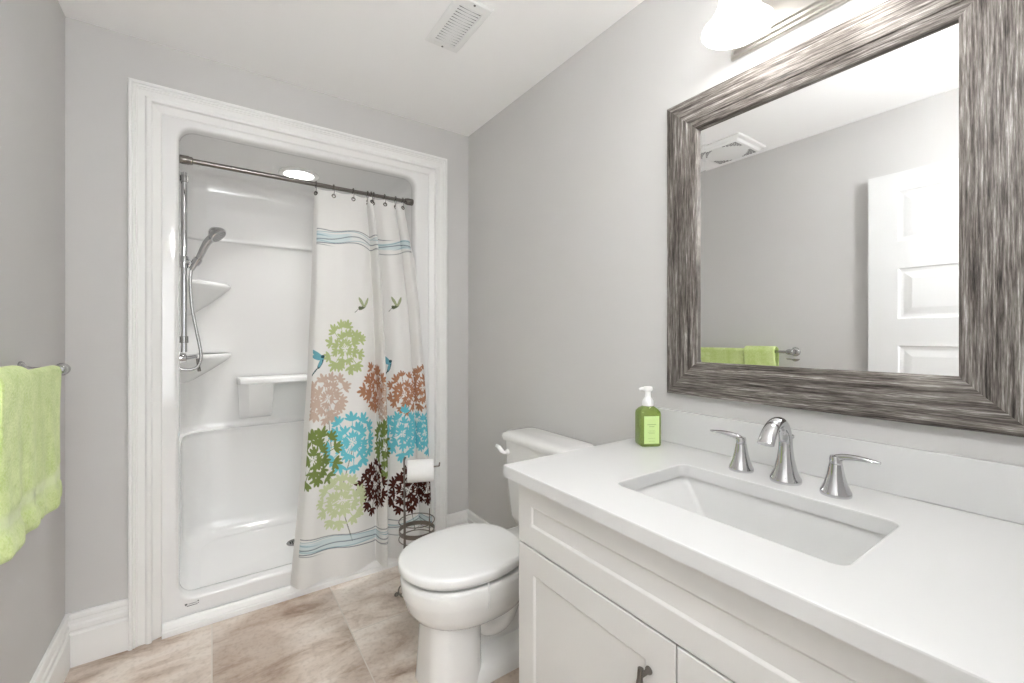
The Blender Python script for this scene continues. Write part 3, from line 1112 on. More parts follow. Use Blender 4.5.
me.materials.append(M_CURT)
cp = bpy.data.objects.new('cloth', me); COL.objects.link(cp); cp.parent = ct


def cloth_at(t, w):
    i = int(round(t * (NU - 1))); j = int(round(w * (NV - 1)))
    return Vector((PX[j, i], PY[j, i], PZ[j, i]))


for i, tq in enumerate(RING_T):
    g = cloth_at(tq, 0.014)
    nx = cloth_at(min(1, tq + 0.004), 0.012) - cloth_at(max(0, tq - 0.004), 0.012)
    out = Vector((nx.y, -nx.x, 0)).normalized()
    bm = B()
    lathe(bm, [(0.0055, -0.002), (0.0055, 0.0022), (0.008, 0.003), (0.0105, 0.002), (0.0108, -0.002)], g, out, 20, cap=False)
    obj('grommet', bm, M_BRONZE, ct)
    rz = RZ0 + (RZ1 - RZ0) * (g.x - RA.x) / (RB.x - RA.x)
    top = Vector((g.x, RY, rz + 0.0135))
    place = ('at the free left edge of the curtain', 'second from the curtain\'s left edge', 'third from the curtain\'s left edge',
             'fourth from the left, where the curtain starts to bunch', 'fifth from the left, on the bunched curtain', 'sixth from the left, mid bunch', 'third from the right end of the rod',
             'second from the right end of the rod', 'nearest the right end cap of the rod')[i]
    q = thing('curtain_ring', 'small dark wire curtain ring, ' + place, 'curtain ring', top, 'curtain rings on the rod')
    pth = [Vector((g.x, RY - 0.0150, rz)), Vector((g.x, RY - 0.011, rz + 0.0105)), top + Vector((0, 0, 0.0015)), Vector((g.x, RY + 0.011, rz + 0.0105)), Vector((g.x, RY + 0.0150, rz)),
           Vector((g.x, RY + 0.010, rz - 0.018)), Vector((g.x, g.y + 0.004, g.z + 0.004)), Vector((g.x, g.y - 0.005, g.z + 0.002)), Vector((g.x, min(g.y, RY) - 0.012, rz - 0.014))]
    bm = B(); tube(bm, smooth_path(pth, 5, True), 0.0015, 8, closed=True)
    obj('wire', bm, M_BRONZE, q)
    bm = B()
    for k in range(5):
        a = 0.5 + 0.55 * k
        lathe(bm, [(0.0, -0.0026), (0.0022, -0.0015), (0.0026, 0), (0.0022, 0.0015), (0.0, 0.0026)],
              (g.x, RY - 0.0142 * math.cos(a), rz + 0.0148 * math.sin(a)), (0, 0, 1), 8)
    obj('roller_beads', bm, M_BRONZE, q)

# ------------------------------------------------------------------ toilet
TY = 1.40
t = thing('toilet', 'white two-piece toilet with its lid closed, between vanity and back wall', 'toilet', (0.8, TY, 0))


def egg(z, xf, xb, b, n=48, cx=None, pb=2.6):
    """Rounded front at low x, squarer back."""
    xf += 0.019
    cx = cx if cx is not None else xf + (xb - xf) * 0.52
    out = []
    for k in range(n):
        a = 2 * PI * k / n
        c, s = math.cos(a), math.sin(a)
        e = 2.15 if c < 0 else pb
        r = (abs(c) ** e + abs(s) ** e) ** (-1 / e)
        ax = (cx - xf) if c < 0 else (xb - cx)
        out.append((cx + ax * r * c, TY + b * r * s, z))
    return out


bm = B()
loops = [egg(*q) for q in ((0.386, 0.530, 0.96, 0.166), (0.389, 0.520, 0.98, 0.176), (0.386, 0.512, 0.985, 0.183), (0.370, 0.510, 0.99, 0.185), (0.335, 0.512, 0.99, 0.184),
                           (0.325, 0.516, 0.99, 0.181), (0.285, 0.528, 0.985, 0.172), (0.255, 0.548, 0.975, 0.156), (0.232, 0.578, 0.96, 0.132), (0.215, 0.612, 0.93, 0.10))]
loft(bm, loops)
obj('bowl', bm, M_PORC, t, angle=70)
bm = B()


def ped(z, x0, x1, b, r):
    return [(a, c, z) for a, c in rrect(x0, x1, TY - b, TY + b, r, 6)]


loft(bm, [ped(*q) for q in ((0.262, 0.612, 0.800, 0.098, 0.065), (0.235, 0.608, 0.798, 0.101, 0.065), (0.12, 0.602, 0.795, 0.107, 0.065), (0.02, 0.597, 0.795, 0.112, 0.065), (0.0, 0.595, 0.795, 0.113, 0.065))])
# narrow web behind the column and a spreading foot
loft(bm, [ped(*q) for q in ((0.30, 0.75, 1.04, 0.030, 0.025), (0.05, 0.75, 1.04, 0.030, 0.025))])
loft(bm, [ped(*q) for q in ((0.075, 0.78, 1.02, 0.045, 0.04), (0.062, 0.77, 1.05, 0.085, 0.05), (0.045, 0.72, 1.07, 0.103, 0.05), (0.015, 0.70, 1.075, 0.110, 0.05), (0.0, 0.70, 1.075, 0.111, 0.05))])
loft(bm, [ped(*q) for q in ((0.392, 0.90, 1.20, 0.125, 0.05), (0.375, 0.89, 1.21, 0.130, 0.05), (0.33, 0.89, 1.20, 0.125, 0.05), (0.27, 0.92, 1.10, 0.085, 0.05))])
for s in (-1, 1):
    p = smooth_path([(0.78, TY + s * 0.030, 0.215), (0.835, TY + s * 0.034, 0.155), (0.895, TY + s * 0.046, 0.165), (0.935, TY + s * 0.046, 0.225), (0.985, TY + s * 0.046, 0.270), (1.03, TY + s * 0.034, 0.22), (1.045, TY + s * 0.034, 0.08)], 6)
    tube(bm, p, 0.040, 18)
obj('pedestal', bm, M_PORC, t, angle=60)
bm = B()
loft(bm, [egg(*q) for q in ((0.3915, 0.534, 0.955, 0.160), (0.393, 0.526, 0.96, 0.168), (0.400, 0.522, 0.96, 0.172), (0.4085, 0.528, 0.96, 0.167))])
obj('seat', bm, M_SEAT, t, angle=60)
bm = B()
loft(bm, [egg(*q) for q in ((0.4095, 0.515, 0.967, 0.178), (0.410, 0.506, 0.975, 0.186), (0.414, 0.502, 0.977, 0.190), (0.432, 0.503, 0.977, 0.189), (0.4375, 0.5045, 0.976, 0.1875),
                            (0.441, 0.509, 0.972, 0.183), (0.4425, 0.520, 0.963, 0.172), (0.4435, 0.56, 0.93, 0.135), (0.444, 0.66, 0.85, 0.05))])
obj('lid', bm, M_SEAT, t, angle=70)
for s in (-1, 1):
    bm = B()
    lathe(bm, [(0.011, -0.025), (0.0125, -0.022), (0.0125, 0.022), (0.011, 0.025)], (0.985, TY + s * 0.075, 0.408), (0, 1, 0), 18)
    obj('hinge', bm, M_SEAT, t)
bm = B()
tube(bm, smooth_path([(0.748, TY - 0.187, 0.405), (0.750, TY - 0.192, 0.375), (0.752, TY - 0.1885, 0.345), (0.754, TY - 0.180, 0.315)], 4), 0.0035, 8)
obj('seat_tab', bm, M_SEAT, t)
# tank
bm = B()


def tank(z, x0, x1, y0, y1, r):
    return [(a, b, z) for a, b in rrect(x0, x1, y0, y1, r, 6)]


loft(bm, [tank(*q) for q in ((0.394, 1.105, 1.205, 1.225, 1.560, 0.035), (0.40, 1.090, 1.215, 1.205, 1.580, 0.04), (0.43, 1.082, 1.218, 1.192, 1.592, 0.04), (0.60, 1.070, 1.220, 1.182, 1.603, 0.035),
                             (0.758, 1.066, 1.222, 1.178, 1.608, 0.032))])
obj('tank', bm, M_PORC, t, angle=60)
bm = B()
loft(bm, [tank(*q) for q in ((0.7595, 1.068, 1.220, 1.180, 1.606, 0.03), (0.760, 1.055, 1.224, 1.166, 1.620, 0.038), (0.776, 1.051, 1.226, 1.162, 1.624, 0.04), (0.788, 1.056, 1.226, 1.168, 1.619, 0.04),
                             (0.796, 1.074, 1.224, 1.190, 1.600, 0.035), (0.798, 1.10, 1.210, 1.22, 1.57, 0.03))])
obj('tank_lid', bm, M_PORC, t, angle=60)
bm = B()
lathe(bm, [(0.013, 0), (0.013, 0.008), (0.009, 0.014)], (1.0700, 1.568, 0.708), (-1, 0, 0), 18)
tube(bm, smooth_path([(1.056, 1.568, 0.708), (1.046, 1.570, 0.709), (1.040, 1.580, 0.716), (1.036, 1.594, 0.728), (1.031, 1.606, 0.733)], 5),
     [0.008] * 8 + [0.010] * 8 + [0.008] * 5, 12)
obj('flush_lever', bm, M_SEAT, t)

# water supply line is hidden behind the vanity; toilet paper stand beside it
PXS, PYS = 0.800, 1.945
t = thing('toilet_paper_stand', 'dark wire floor stand for toilet paper, beside the curtain', 'paper holder', (PXS, PYS, 0))


def ringpts(r, z, n=40):
    return [(PXS + r * math.cos(2 * PI * k / n), PYS + r * math.sin(2 * PI * k / n), z) for k in range(n)]


bm = B(); tube(bm, ringpts(0.085, 0.016), 0.0035, 8, closed=True)
for k in range(4):
    a = PI / 4 + k * PI / 2 + 0.5
    p = Vector((PXS + 0.094 * math.cos(a), PYS + 0.094 * math.sin(a), 0))
    lathe(bm, [(0.009, 0.0), (0.010, 0.006), (0.006, 0.013), (0.0, 0.016)], p, n=12)
    tube(bm, [(PXS + 0.084 * math.cos(a), PYS + 0.084 * math.sin(a), 0.016), p + Vector((0, 0, 0.009))], 0.003, 6)
tube(bm, [(PXS - 0.085, PYS, 0.016), (PXS + 0.085, PYS, 0.016)], 0.003, 6)
tube(bm, [(PXS, PYS - 0.085, 0.016), (PXS, PYS + 0.085, 0.016)], 0.003, 6)
obj('base', bm, M_DARK, t)
for nm, z in (('cage_ring', 0.340), ('cage_ring', 0.258)):
    bm = B(); tube(bm, ringpts(0.083, z), 0.0025, 8, closed=True); obj(nm, bm, M_DARK, t)
bm = B()
loft(bm, [[(PXS + r * math.cos(2 * PI * k / 40), PYS + r * math.sin(2 * PI * k / 40), z) for k in range(40)]
          for r, z in ((0.0835, 0.284), (0.0835, 0.304), (0.0815, 0.304), (0.0815, 0.284), (0.0835, 0.284))], False, False)
obj('band', bm, M_DARK, t)
PA = Vector((PXS - 0.075, PYS - 0.035, 0))
for k, a in enumerate((0.35, 1.9, -1.2)):
    bm = B(); tube(bm, [(PXS + 0.0825 * math.cos(a), PYS + 0.0825 * math.sin(a), 0.016), (PXS + 0.0825 * math.cos(a), PYS + 0.0825 * math.sin(a), 0.37)], 0.0024, 8)
    obj('cage_wire', bm, M_DARK, t)
bm = B()
adir = Vector((0.92, -0.40, 0)).normalized()
pole = smooth_path([PA + Vector((0, 0, 0.016)), PA + Vector((0, 0, 0.3)), PA + Vector((0, 0, 0.58)), PA + Vector((0, 0, 0.650)), PA + Vector((0, 0, 0.658)) + adir * 0.008], 5)
tube(bm, pole, 0.004, 10)
tube(bm, smooth_path([PA + Vector((0, 0, 0.610)), PA + Vector((0, 0, 0.610)) + adir * 0.07, PA + Vector((0, 0, 0.610)) + adir * 0.150, PA + Vector((0, 0, 0.617)) + adir * 0.158, PA + Vector((0, 0, 0.627)) + adir * 0.160], 5), 0.0035, 10)
obj('pole', bm, M_DARK, t)
RC = PA + Vector((0, 0, 0.6048)) + adir * 0.014
q = thing('toilet_paper_roll', 'white toilet paper roll hanging on the wire stand', 'toilet paper', RC)
bm = B()
lathe(bm, [(0.0215, 0.0), (0.049, 0.0), (0.0505, 0.002), (0.0505, 0.116), (0.049, 0.118), (0.0215, 0.118), (0.0215, 0.0)], RC - Vector((0, 0, 0.0105)), adir, 40, cap=False)
obj('paper', bm, M_PAPER, q)
bm = B()
lathe(bm, [(0.0212, 0.0005), (0.0212, 0.1175), (0.0198, 0.1175), (0.0198, 0.0005), (0.0212, 0.0005)], RC - Vector((0, 0, 0.0105)), adir, 32, cap=False)
obj('core', bm, M_CARD, q)

# ------------------------------------------------------------------ vanity
VF, VY0, VY1, VT = 0.684, -0.020, 0.928, 0.841       # carcass front, ends, top
CT, CTX, CY0, CY1 = 0.872, 0.643, -0.055, 0.968      # countertop
t = thing('vanity_cabinet', 'white shaker vanity cabinet under the sink on the right', 'cabinet', ((VF + XR) / 2, 0.455, 0))
bm = B()
for lo_c, hi_c in (((VF, VY0, 0.09), (VF + 0.018, VY1, VT - 0.0005)), ((XR - 0.036, VY0, 0.09), (XR - 0.018, VY1, VT - 0.0005)),
                   ((VF + 0.018, VY0, 0.09), (XR - 0.036, VY0 + 0.018, VT - 0.0005)), ((VF + 0.018, VY1 - 0.018, 0.09), (XR - 0.036, VY1, VT - 0.0005)),
                   ((VF + 0.018, VY0 + 0.018, 0.09), (XR - 0.036, VY1 - 0.018, 0.108))):
    box(bm, lo_c, hi_c)
box(bm, (VF + 0.06, VY0, 0.0), (XR - 0.018, VY1, 0.09))
obj('carcass', bm, M_CAB, t, smooth=False, bevel=0.0015)


def shaker(name, y0, y1, z0, z1, fw=0.062, th=0.019):
    """Framed front standing off the carcass, panel set back."""
    x1 = VF - 0.0005
    x0 = x1 - th
    bm = B()

    def rc(i, x):
        return [(x, y0 + i, z0 + i), (x, y1 - i, z0 + i), (x, y1 - i, z1 - i), (x, y0 + i, z1 - i)]
    loft(bm, [rc(0, x1), rc(0, x0 + 0.0015), rc(0.0015, x0), rc(fw, x0), rc(fw + 0.002, x0 + 0.001), rc(fw + 0.006, x0 + 0.0042)], True, True)
    return obj(name, bm, M_CAB, t, smooth=False)


shaker('drawer_front', VY0 + 0.002, VY1 - 0.002, 0.682, 0.838, 0.052)
dmid = 0.4555
d1 = shaker('door', dmid + 0.0016, VY1 - 0.002, 0.100, 0.678)
d2 = shaker('door', VY0 + 0.002, dmid - 0.0016, 0.100, 0.678)
for d, y in ((d1, 0.512), (d2, 0.400)):
    bm = B()
    xf = VF - 0.0195
    for z in (0.600, 0.504):
        lathe(bm, [(0.0075, 0.0), (0.007, 0.003), (0.0045, 0.008), (0.0045, 0.026)], (xf, y, z), (-1, 0, 0), 14)
    tube(bm, smooth_path([(xf - 0.024, y, 0.492), (xf - 0.026, y, 0.508), (xf - 0.030, y, 0.552), (xf - 0.026, y, 0.596), (xf - 0.024, y, 0.614)], 5), [0.0055] * 6 + [0.0065] * 9 + [0.0055] * 6, 14)
    obj('handle', bm, M_BRONZE, d)

# countertop with a cut-out
SKX0, SKX1, SKY0, SKY1 = 0.779, 1.049, 0.246, 0.697
t = thing('countertop', 'white quartz vanity top with matching backsplash', 'countertop', ((CTX + XR) / 2, 0.456, VT))
bm = B()
K = 8
lo_, hi_ = [], []
o_ = rect_like(CTX, XR - 0.0006, CY0, CY1, K)
i_ = rrect(SKX0, SKX1, SKY0, SKY1, 0.022, K)


def ins(p, e):
    """Outer edge point pulled in by e (eased edge)."""
    return (min(max(p[0], CTX + e), XR - 0.0006 - e), min(max(p[1], CY0 + e), CY1 - e))


loops = [[(*p, VT) for p in i_], [(*p, CT - 0.003) for p in i_],
         [(*p, CT - 0.0008) for p in rrect(SKX0 - 0.0008, SKX1 + 0.0008, SKY0 - 0.0008, SKY1 + 0.0008, 0.0228, K)],
         [(*p, CT) for p in rrect(SKX0 - 0.003, SKX1 + 0.003, SKY0 - 0.003, SKY1 + 0.003, 0.025, K)],
         [(*ins(p, 0.003), CT) for p in o_], [(*ins(p, 0.0008), CT - 0.0008) for p in o_], [(*p, CT - 0.003) for p in o_], [(*p, VT) for p in o_], [(*p, VT) for p in i_]]
loft(bm, loops, False, False)
bmesh.ops.remove_doubles(bm, verts=bm.verts, dist=1e-6)
obj('slab', bm, M_QUARTZ, t, smooth=False)
bm = B(); box(bm, (XR - 0.0205, CY0, CT + 0.0004), (XR - 0.0006, CY1 - 0.002, 0.978)); obj('backsplash', bm, M_QUARTZ, t, smooth=False, bevel=0.002)

t = thing('sink', 'rectangular white undermount sink set in the vanity top', 'sink', ((SKX0 + SKX1) / 2, (SKY0 + SKY1) / 2, 0.70))
bm = B()
loops = []
for ix, iy, z, r in ((0.022, 0.022, VT - 0.0006, 0.03), (-0.007, -0.007, VT - 0.0006, 0.020), (-0.0065, -0.006, VT - 0.006, 0.018), (-0.003, 0.008, VT - 0.018, 0.014), (0.004, 0.040, VT - 0.062, 0.014), (0.009, 0.070, VT - 0.106, 0.016),
                     (0.014, 0.079, VT - 0.117, 0.022), (0.026, 0.092, VT - 0.125, 0.028), (0.05, 0.11, VT - 0.129, 0.03), (0.10, 0.180, VT - 0.131, 0.03)):
    s = -1 if z == VT - 0.0006 and ix > 0.02 else 1
    loops.append([(*p, z) for p in rrect(SKX0 + s * ix, SKX1 - s * ix, SKY0 + s * iy, SKY1 - s * iy, r, K)])
loft(bm, loops, False, True)
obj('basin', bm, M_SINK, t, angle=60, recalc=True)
bm = B(); lathe(bm, [(0.024, 0.0), (0.024, 0.002), (0.019, 0.003), (0.017, 0.0015), (0.0, 0.003)], ((SKX0 + SKX1) / 2, (SKY0 + SKY1) / 2, VT - 0.131), n=24); obj('drain', bm, M_CHROME, t)

# ------------------------------------------------------------------ faucet
t = thing('faucet', 'chrome widespread faucet with arched spout and two lever handles', 'faucet', (1.118, 0.473, CT))
FZ = CT + 0.0003


def tapbody(at):
    return [(0.0285, 0.0), (0.0295, 0.003), (0.0285, 0.009), (0.0265, 0.013), (0.0215, 0.026), (0.0165, 0.045), (0.0135, 0.062), (0.0125, 0.068)]


for (hx, hy, s) in ((1.121, 0.578, 1), (1.117, 0.371, -1)):
    bm = B(); lathe(bm, tapbody(0), (hx, hy, FZ), n=32)
    h = obj('handle', bm, M_CHROME, t)
    bm = B()
    lathe(bm, [(0.0118, 0.068), (0.0118, 0.080), (0.0105, 0.085), (0.0, 0.087)], (hx, hy, FZ), n=24)
    p = smooth_path([(hx, hy - s * 0.004, FZ + 0.077), (hx - 0.001, hy + s * 0.012, FZ + 0.0845), (hx - 0.003, hy + s * 0.034, FZ + 0.0885), (hx - 0.005, hy + s * 0.060, FZ + 0.089), (hx - 0.007, hy + s * 0.079, FZ + 0.0885)], 6)
    n = len(p)
    wd = [interp([0, 0.25, 0.5, 0.8, 1], [0.0085, 0.0075, 0.0085, 0.0095, 0.003], i / (n - 1)) for i in range(n)]
    hg = [interp([0, 0.25, 0.6, 1], [0.0085, 0.0075, 0.0058, 0.0025], i / (n - 1)) for i in range(n)]
    loops = []
    for i in range(n):
        tg = (p[min(i + 1, n - 1)] - p[max(i - 1, 0)]).normalized()
        side = Vector((1, 0, 0))
        side = (side - tg * side.dot(tg)).normalized()
        up = tg.cross(side)
        loops.append([p[i] + side * (wd[i] * math.cos(2 * PI * k / 16)) + up * (hg[i] * math.sin(2 * PI * k / 16)) for k in range(16)])
    loft(bm, loops)
    obj('lever', bm, M_CHROME, h)
sx, sy = 1.121, 0.473
bm = B()
lathe(bm, [(0.0325, 0.0), (0.0335, 0.003), (0.0325, 0.010), (0.030, 0.014), (0.0240, 0.030), (0.0185, 0.055), (0.0160, 0.075), (0.0152, 0.085)], (sx, sy, FZ), n=36, cap=True)
pth = smooth_path([(sx, sy, FZ + 0.080), (sx - 0.001, sy, FZ + 0.104), (sx - 0.010, sy, FZ + 0.128), (sx - 0.031, sy, FZ + 0.144), (sx - 0.056, sy, FZ + 0.142), (sx - 0.080, sy, FZ + 0.126), (sx - 0.099, sy, FZ + 0.102)], 6)
n = len(pth)
loops = []
for i in range(n):
    tg = (pth[min(i + 1, n - 1)] - pth[max(i - 1, 0)]).normalized()
    side = Vector((0, 1, 0))
    up = tg.cross(side)
    f = i / (n - 1)
    a = interp([0, 0.3, 0.6, 1], [0.0152, 0.0142, 0.0158, 0.0185], f)
    b = interp([0, 0.3, 0.6, 1], [0.0152, 0.0135, 0.0120, 0.0090], f)
    loops.append([pth[i] + side * (a * math.cos(2 * PI * k / 28)) + up * (b * math.sin(2 * PI * k / 28)) for k in range(28)])
loft(bm, loops)
sp_ = obj('spout', bm, M_CHROME, t, angle=55)
bm = B()
tube(bm, [(sx + 0.024, sy - 0.004, FZ), (sx + 0.024, sy - 0.004, FZ + 0.100)], 0.0022, 10)
lathe(bm, [(0.0025, 0.0), (0.005, 0.004), (0.005, 0.010), (0.0, 0.012)], (sx + 0.024, sy - 0.004, FZ + 0.098), n=14)
obj('lift_rod', bm, M_CHROME, t)

# ------------------------------------------------------------------ soap bottle
BXs, BYs = 1.135, 0.879
bz = CT + 0.0004
t = thing('soap_bottle', 'green foaming hand soap bottle with white pump on the vanity top', 'soap dispenser', (BXs, BYs, CT))
fn = Vector((-0.79, -0.61, 0))                       # toward the door
ang = math.radians(24)
fn = Vector((fn.x * math.cos(ang) - fn.y * math.sin(ang), fn.x * math.sin(ang) + fn.y * math.cos(ang), 0))
fs = Vector((-fn.y, fn.x, 0))
HW, HD = 0.0335, 0.0275


def bl(z, w_, d_, r):
    return [tuple(Vector((BXs, BYs, z)) + fs * a + fn * b) for a, b in rrect(-w_, w_, -d_, d_, r, 5)]


bm = B()
loft(bm, [bl(bz + z, HW * k, HD * k2, r) for z, k, k2, r in ((0.0, 0.86, 0.84, 0.007), (0.003, 0.97, 0.96, 0.008), (0.008, 1, 1, 0.008), (0.100, 1, 1, 0.008), (0.108, 0.97, 0.97, 0.009), (0.116, 0.80, 0.82, 0.011), (0.122, 0.56, 0.66, 0.012), (0.125, 0.46, 0.56, 0.012))])
obj('bottle', bm, M_SOAP, t, angle=50)
bm = B()


def lab(a0, a1, z0, z1, off):
    f = [Vector((BXs, BYs, bz)) + fs * a + fn * (HD + off) + Vector((0, 0, z)) for a, z in ((a0, z0), (a1, z0), (a1, z1), (a0, z1))]
    return f


for off in (0.0004,):
    bm.faces.new([bm.verts.new(p) for p in lab(-0.0245, 0.0245, 0.010, 0.096, off)])
lb = obj('label', bm, M_LABEL, t, smooth=False)
bm = B()
for z, wdt, h in ((0.069, 0.014, 0.0022), (0.063, 0.008, 0.0018), (0.050, 0.010, 0.0009), (0.046, 0.012, 0.0009), (0.042, 0.009, 0.0009), (0.027, 0.011, 0.0009), (0.018, 0.009, 0.0009)):
    x = -wdt
    while x < wdt:
        l = rnd.uniform(0.0016, 0.004)
        bm.faces.new([bm.verts.new(p) for p in lab(x, min(wdt, x + l), z, z + h, 0.0008)])
        x += l + 0.0009
obj('label_text', bm, M_LTEXT, lb, smooth=False)
bm = B()
c = (BXs, BYs, bz)
lathe(bm, [(0.0165, 0.1245), (0.0172, 0.127), (0.0172, 0.134), (0.0165, 0.141), (0.0130, 0.147), (0.0095, 0.151), (0.0085, 0.160), (0.0090, 0.170)], c, n=28)
obj('pump_collar', bm, M_PUMP, t)
bm = B()
lathe(bm, [(0.0088, 0.1695), (0.0130, 0.1715), (0.0148, 0.1745), (0.0148, 0.1815), (0.0125, 0.1845), (0.0, 0.1855)], c, n=24)
ndir = Vector((-0.75, 0.66, 0)).normalized()
tube(bm, [Vector(c) + Vector((0, 0, 0.178)), Vector(c) + Vector((0, 0, 0.1775)) + ndir * 0.020, Vector(c) + Vector((0, 0, 0.1745)) + ndir * 0.026], [0.0068, 0.0060, 0.0052], 12)
obj('pump_head', bm, M_PUMP, t)

# ------------------------------------------------------------------ mirror
MY0, MY1, MZ0, MZ1 = 0.092, 0.868, 1.033, 1.955          # frame outside
IY0, IY1, IZ0, IZ1 = 0.198, 0.760, 1.138, 1.848          # glass
t = thing('mirror', 'large rectangular mirror in a wide silvery brown wood frame', 'mirror', (XR, 0.475, MZ0))
# profile: fraction outside->inside, stand-off from wall
FP = [(0.0, 0.001), (0.0, 0.0225), (0.02, 0.0245), (0.70, 0.0320), (0.735, 0.0318), (0.745, 0.0285), (0.96, 0.0270), (1.0, 0.0245), (1.0, 0.0125)]


def rail(p0, p1, q0, q1):
    """outer corners p0,p1 and inner corners q0,q1 (y,z)"""
    bm = B()
    uvl = bm.loops.layers.uv.new('UVMap')
    rows = []
    L_ = math.hypot(p1[0] - p0[0], p1[1] - p0[1])
    W_ = 0.106
    acc = 0.0
    u0 = rnd.uniform(0, 30)
    v0 = rnd.uniform(0, 9)
    rowuv = []
    prev = None
    for f, h in FP:
        a = (p0[0] + (q0[0] - p0[0]) * f, p0[1] + (q0[1] - p0[1]) * f)
        b = (p1[0] + (q1[0] - p1[0]) * f, p1[1] + (q1[1] - p1[1]) * f)
        if prev:
            acc += math.hypot((f - prev[0]) * W_, h - prev[1])
        prev = (f, h)
        rows.append([bm.verts.new((XR - h, *a)), bm.verts.new((XR - h, *b))])
        rowuv.append(((u0 + f * 0.106, acc + v0), (u0 + L_ - f * 0.106, acc + v0)))
    for (r0, t0), (r1, t1) in zip(zip(rows, rowuv), zip(rows[1:], rowuv[1:])):
        f = bm.faces.new((r0[0], r0[1], r1[1], r1[0]))
        for l, uvv in zip(f.loops, (t0[0], t0[1], t1[1], t1[0])):
            l[uvl].uv = uvv
    return obj('frame_rail', bm, M_WOOD, t, smooth=False, recalc=False)


O = [(MY1, MZ0), (MY1, MZ1), (MY0, MZ1), (MY0, MZ0)]
I = [(IY1, IZ0), (IY1, IZ1), (IY0, IZ1), (IY0, IZ0)]
for k in range(4):
    rail(O[k], O[(k + 1) % 4], I[k], I[(k + 1) % 4])
bm = B()
BW, BT = 0.022, 0.00026        # ground edge of the glass
loft(bm, [[(XR - 0.0105, a, b) for a, b in ((IY0 - 0.006, IZ0 - 0.006), (IY1 + 0.006, IZ0 - 0.006), (IY1 + 0.006, IZ1 + 0.006), (IY0 - 0.006, IZ1 + 0.006))],
          [(XR - 0.0145 - BT, a, b) for a, b in ((IY0 - 0.006, IZ0 - 0.006), (IY1 + 0.006, IZ0 - 0.006), (IY1 + 0.006, IZ1 + 0.006), (IY0 - 0.006, IZ1 + 0.006))],
          [(XR - 0.0145, a, b) for a, b in ((IY0 + BW, IZ0 + BW), (IY1 - BW, IZ0 + BW), (IY1 - BW, IZ1 - BW), (IY0 + BW, IZ1 - BW))]], True, True)
obj('glass', bm, M_MIRROR, t, smooth=False)

# ------------------------------------------------------------------ vanity light
t = thing('vanity_light', 'two-lamp wall light with white bell glass shades above the mirror', 'light', (XR, 0.48, 2.05))
PY0, PY1, PZ0, PZ1 = 0.255, 0.664, 2.012, 2.140
bm = B()
loops = []
for e, h in ((0.0, 0.0005), (0.0, 0.010), (0.004, 0.013), (0.010, 0.013), (0.013, 0.020), (0.020, 0.022), (0.024, 0.028), (0.030, 0.029)):
    loops.append([(XR - h, a, b) for a, b in ((PY0 + e, PZ0 + e), (PY1 - e, PZ0 + e), (PY1 - e, PZ1 - e), (PY0 + e, PZ1 - e))])
loft(bm, loops)
obj('backplate', bm, M_NICKEL, t, smooth=False, bevel=0.001)
for yy in LIGHT_Y:
    bm = B()
    lathe(bm, [(0.022, 0), (0.020, 0.006), (0.010, 0.012)], (XR - 0.029, yy, 2.085), (-1, 0, 0), 20)
    tube(bm, smooth_path([(XR - 0.030, yy, 2.085), (XR - 0.065, yy, 2.095), (LIGHT_X + 0.03, yy, 2.135), (LIGHT_X + 0.004, yy, 2.150), (LIGHT_X, yy, 2.135)], 5), 0.007, 12)
    lathe(bm, [(0.010, 0.148), (0.020, 0.140), (0.022, 0.110), (0.020, 0.095)], (LIGHT_X, yy, LIGHT_Z), n=24)
    obj('arm', bm, M_NICKEL, t)
    bm = B()
    prof = [(0.024, 0.118), (0.030, 0.112), (0.036, 0.098), (0.040, 0.080), (0.045, 0.060), (0.053, 0.040), (0.064, 0.022), (0.075, 0.009), (0.083, 0.001), (0.084, -0.002)]
    lathe(bm, prof + [(r - 0.003, h) for r, h in reversed(prof)], (LIGHT_X, yy, LIGHT_Z + 0.004), n=40, cap=False)
    obj('shade', bm, M_SHADE, t)
    bm = B()
    lathe(bm, [(0.012, 0.100), (0.013, 0.085), (0.020, 0.070), (0.027, 0.052), (0.029, 0.038), (0.024, 0.022), (0.012, 0.0125), (0.0, 0.010)], (LIGHT_X, yy, LIGHT_Z + 0.04), n=28)
    obj('bulb', bm, M_BULB, t)

# ------------------------------------------------------------------ ceiling register
VX0, VX1, VYA, VYB = 0.690, 0.832, 1.312, 1.600
t = thing('ceiling_vent', 'white louvred metal air register on the ceiling', 'vent', ((VX0 + VX1) / 2, (VYA + VYB) / 2, ZC))
bm = B()
zc = ZC
mx0, mx1, my0, my1 = VX0 + 0.026, VX1 - 0.026, VYA + 0.034, VYB - 0.030


def rr4(e, z):
    return [(VX0 + e, VYA + e, z), (VX1 - e, VYA + e, z), (VX1 - e, VYB - e, z), (VX0 + e, VYB - e, z)]


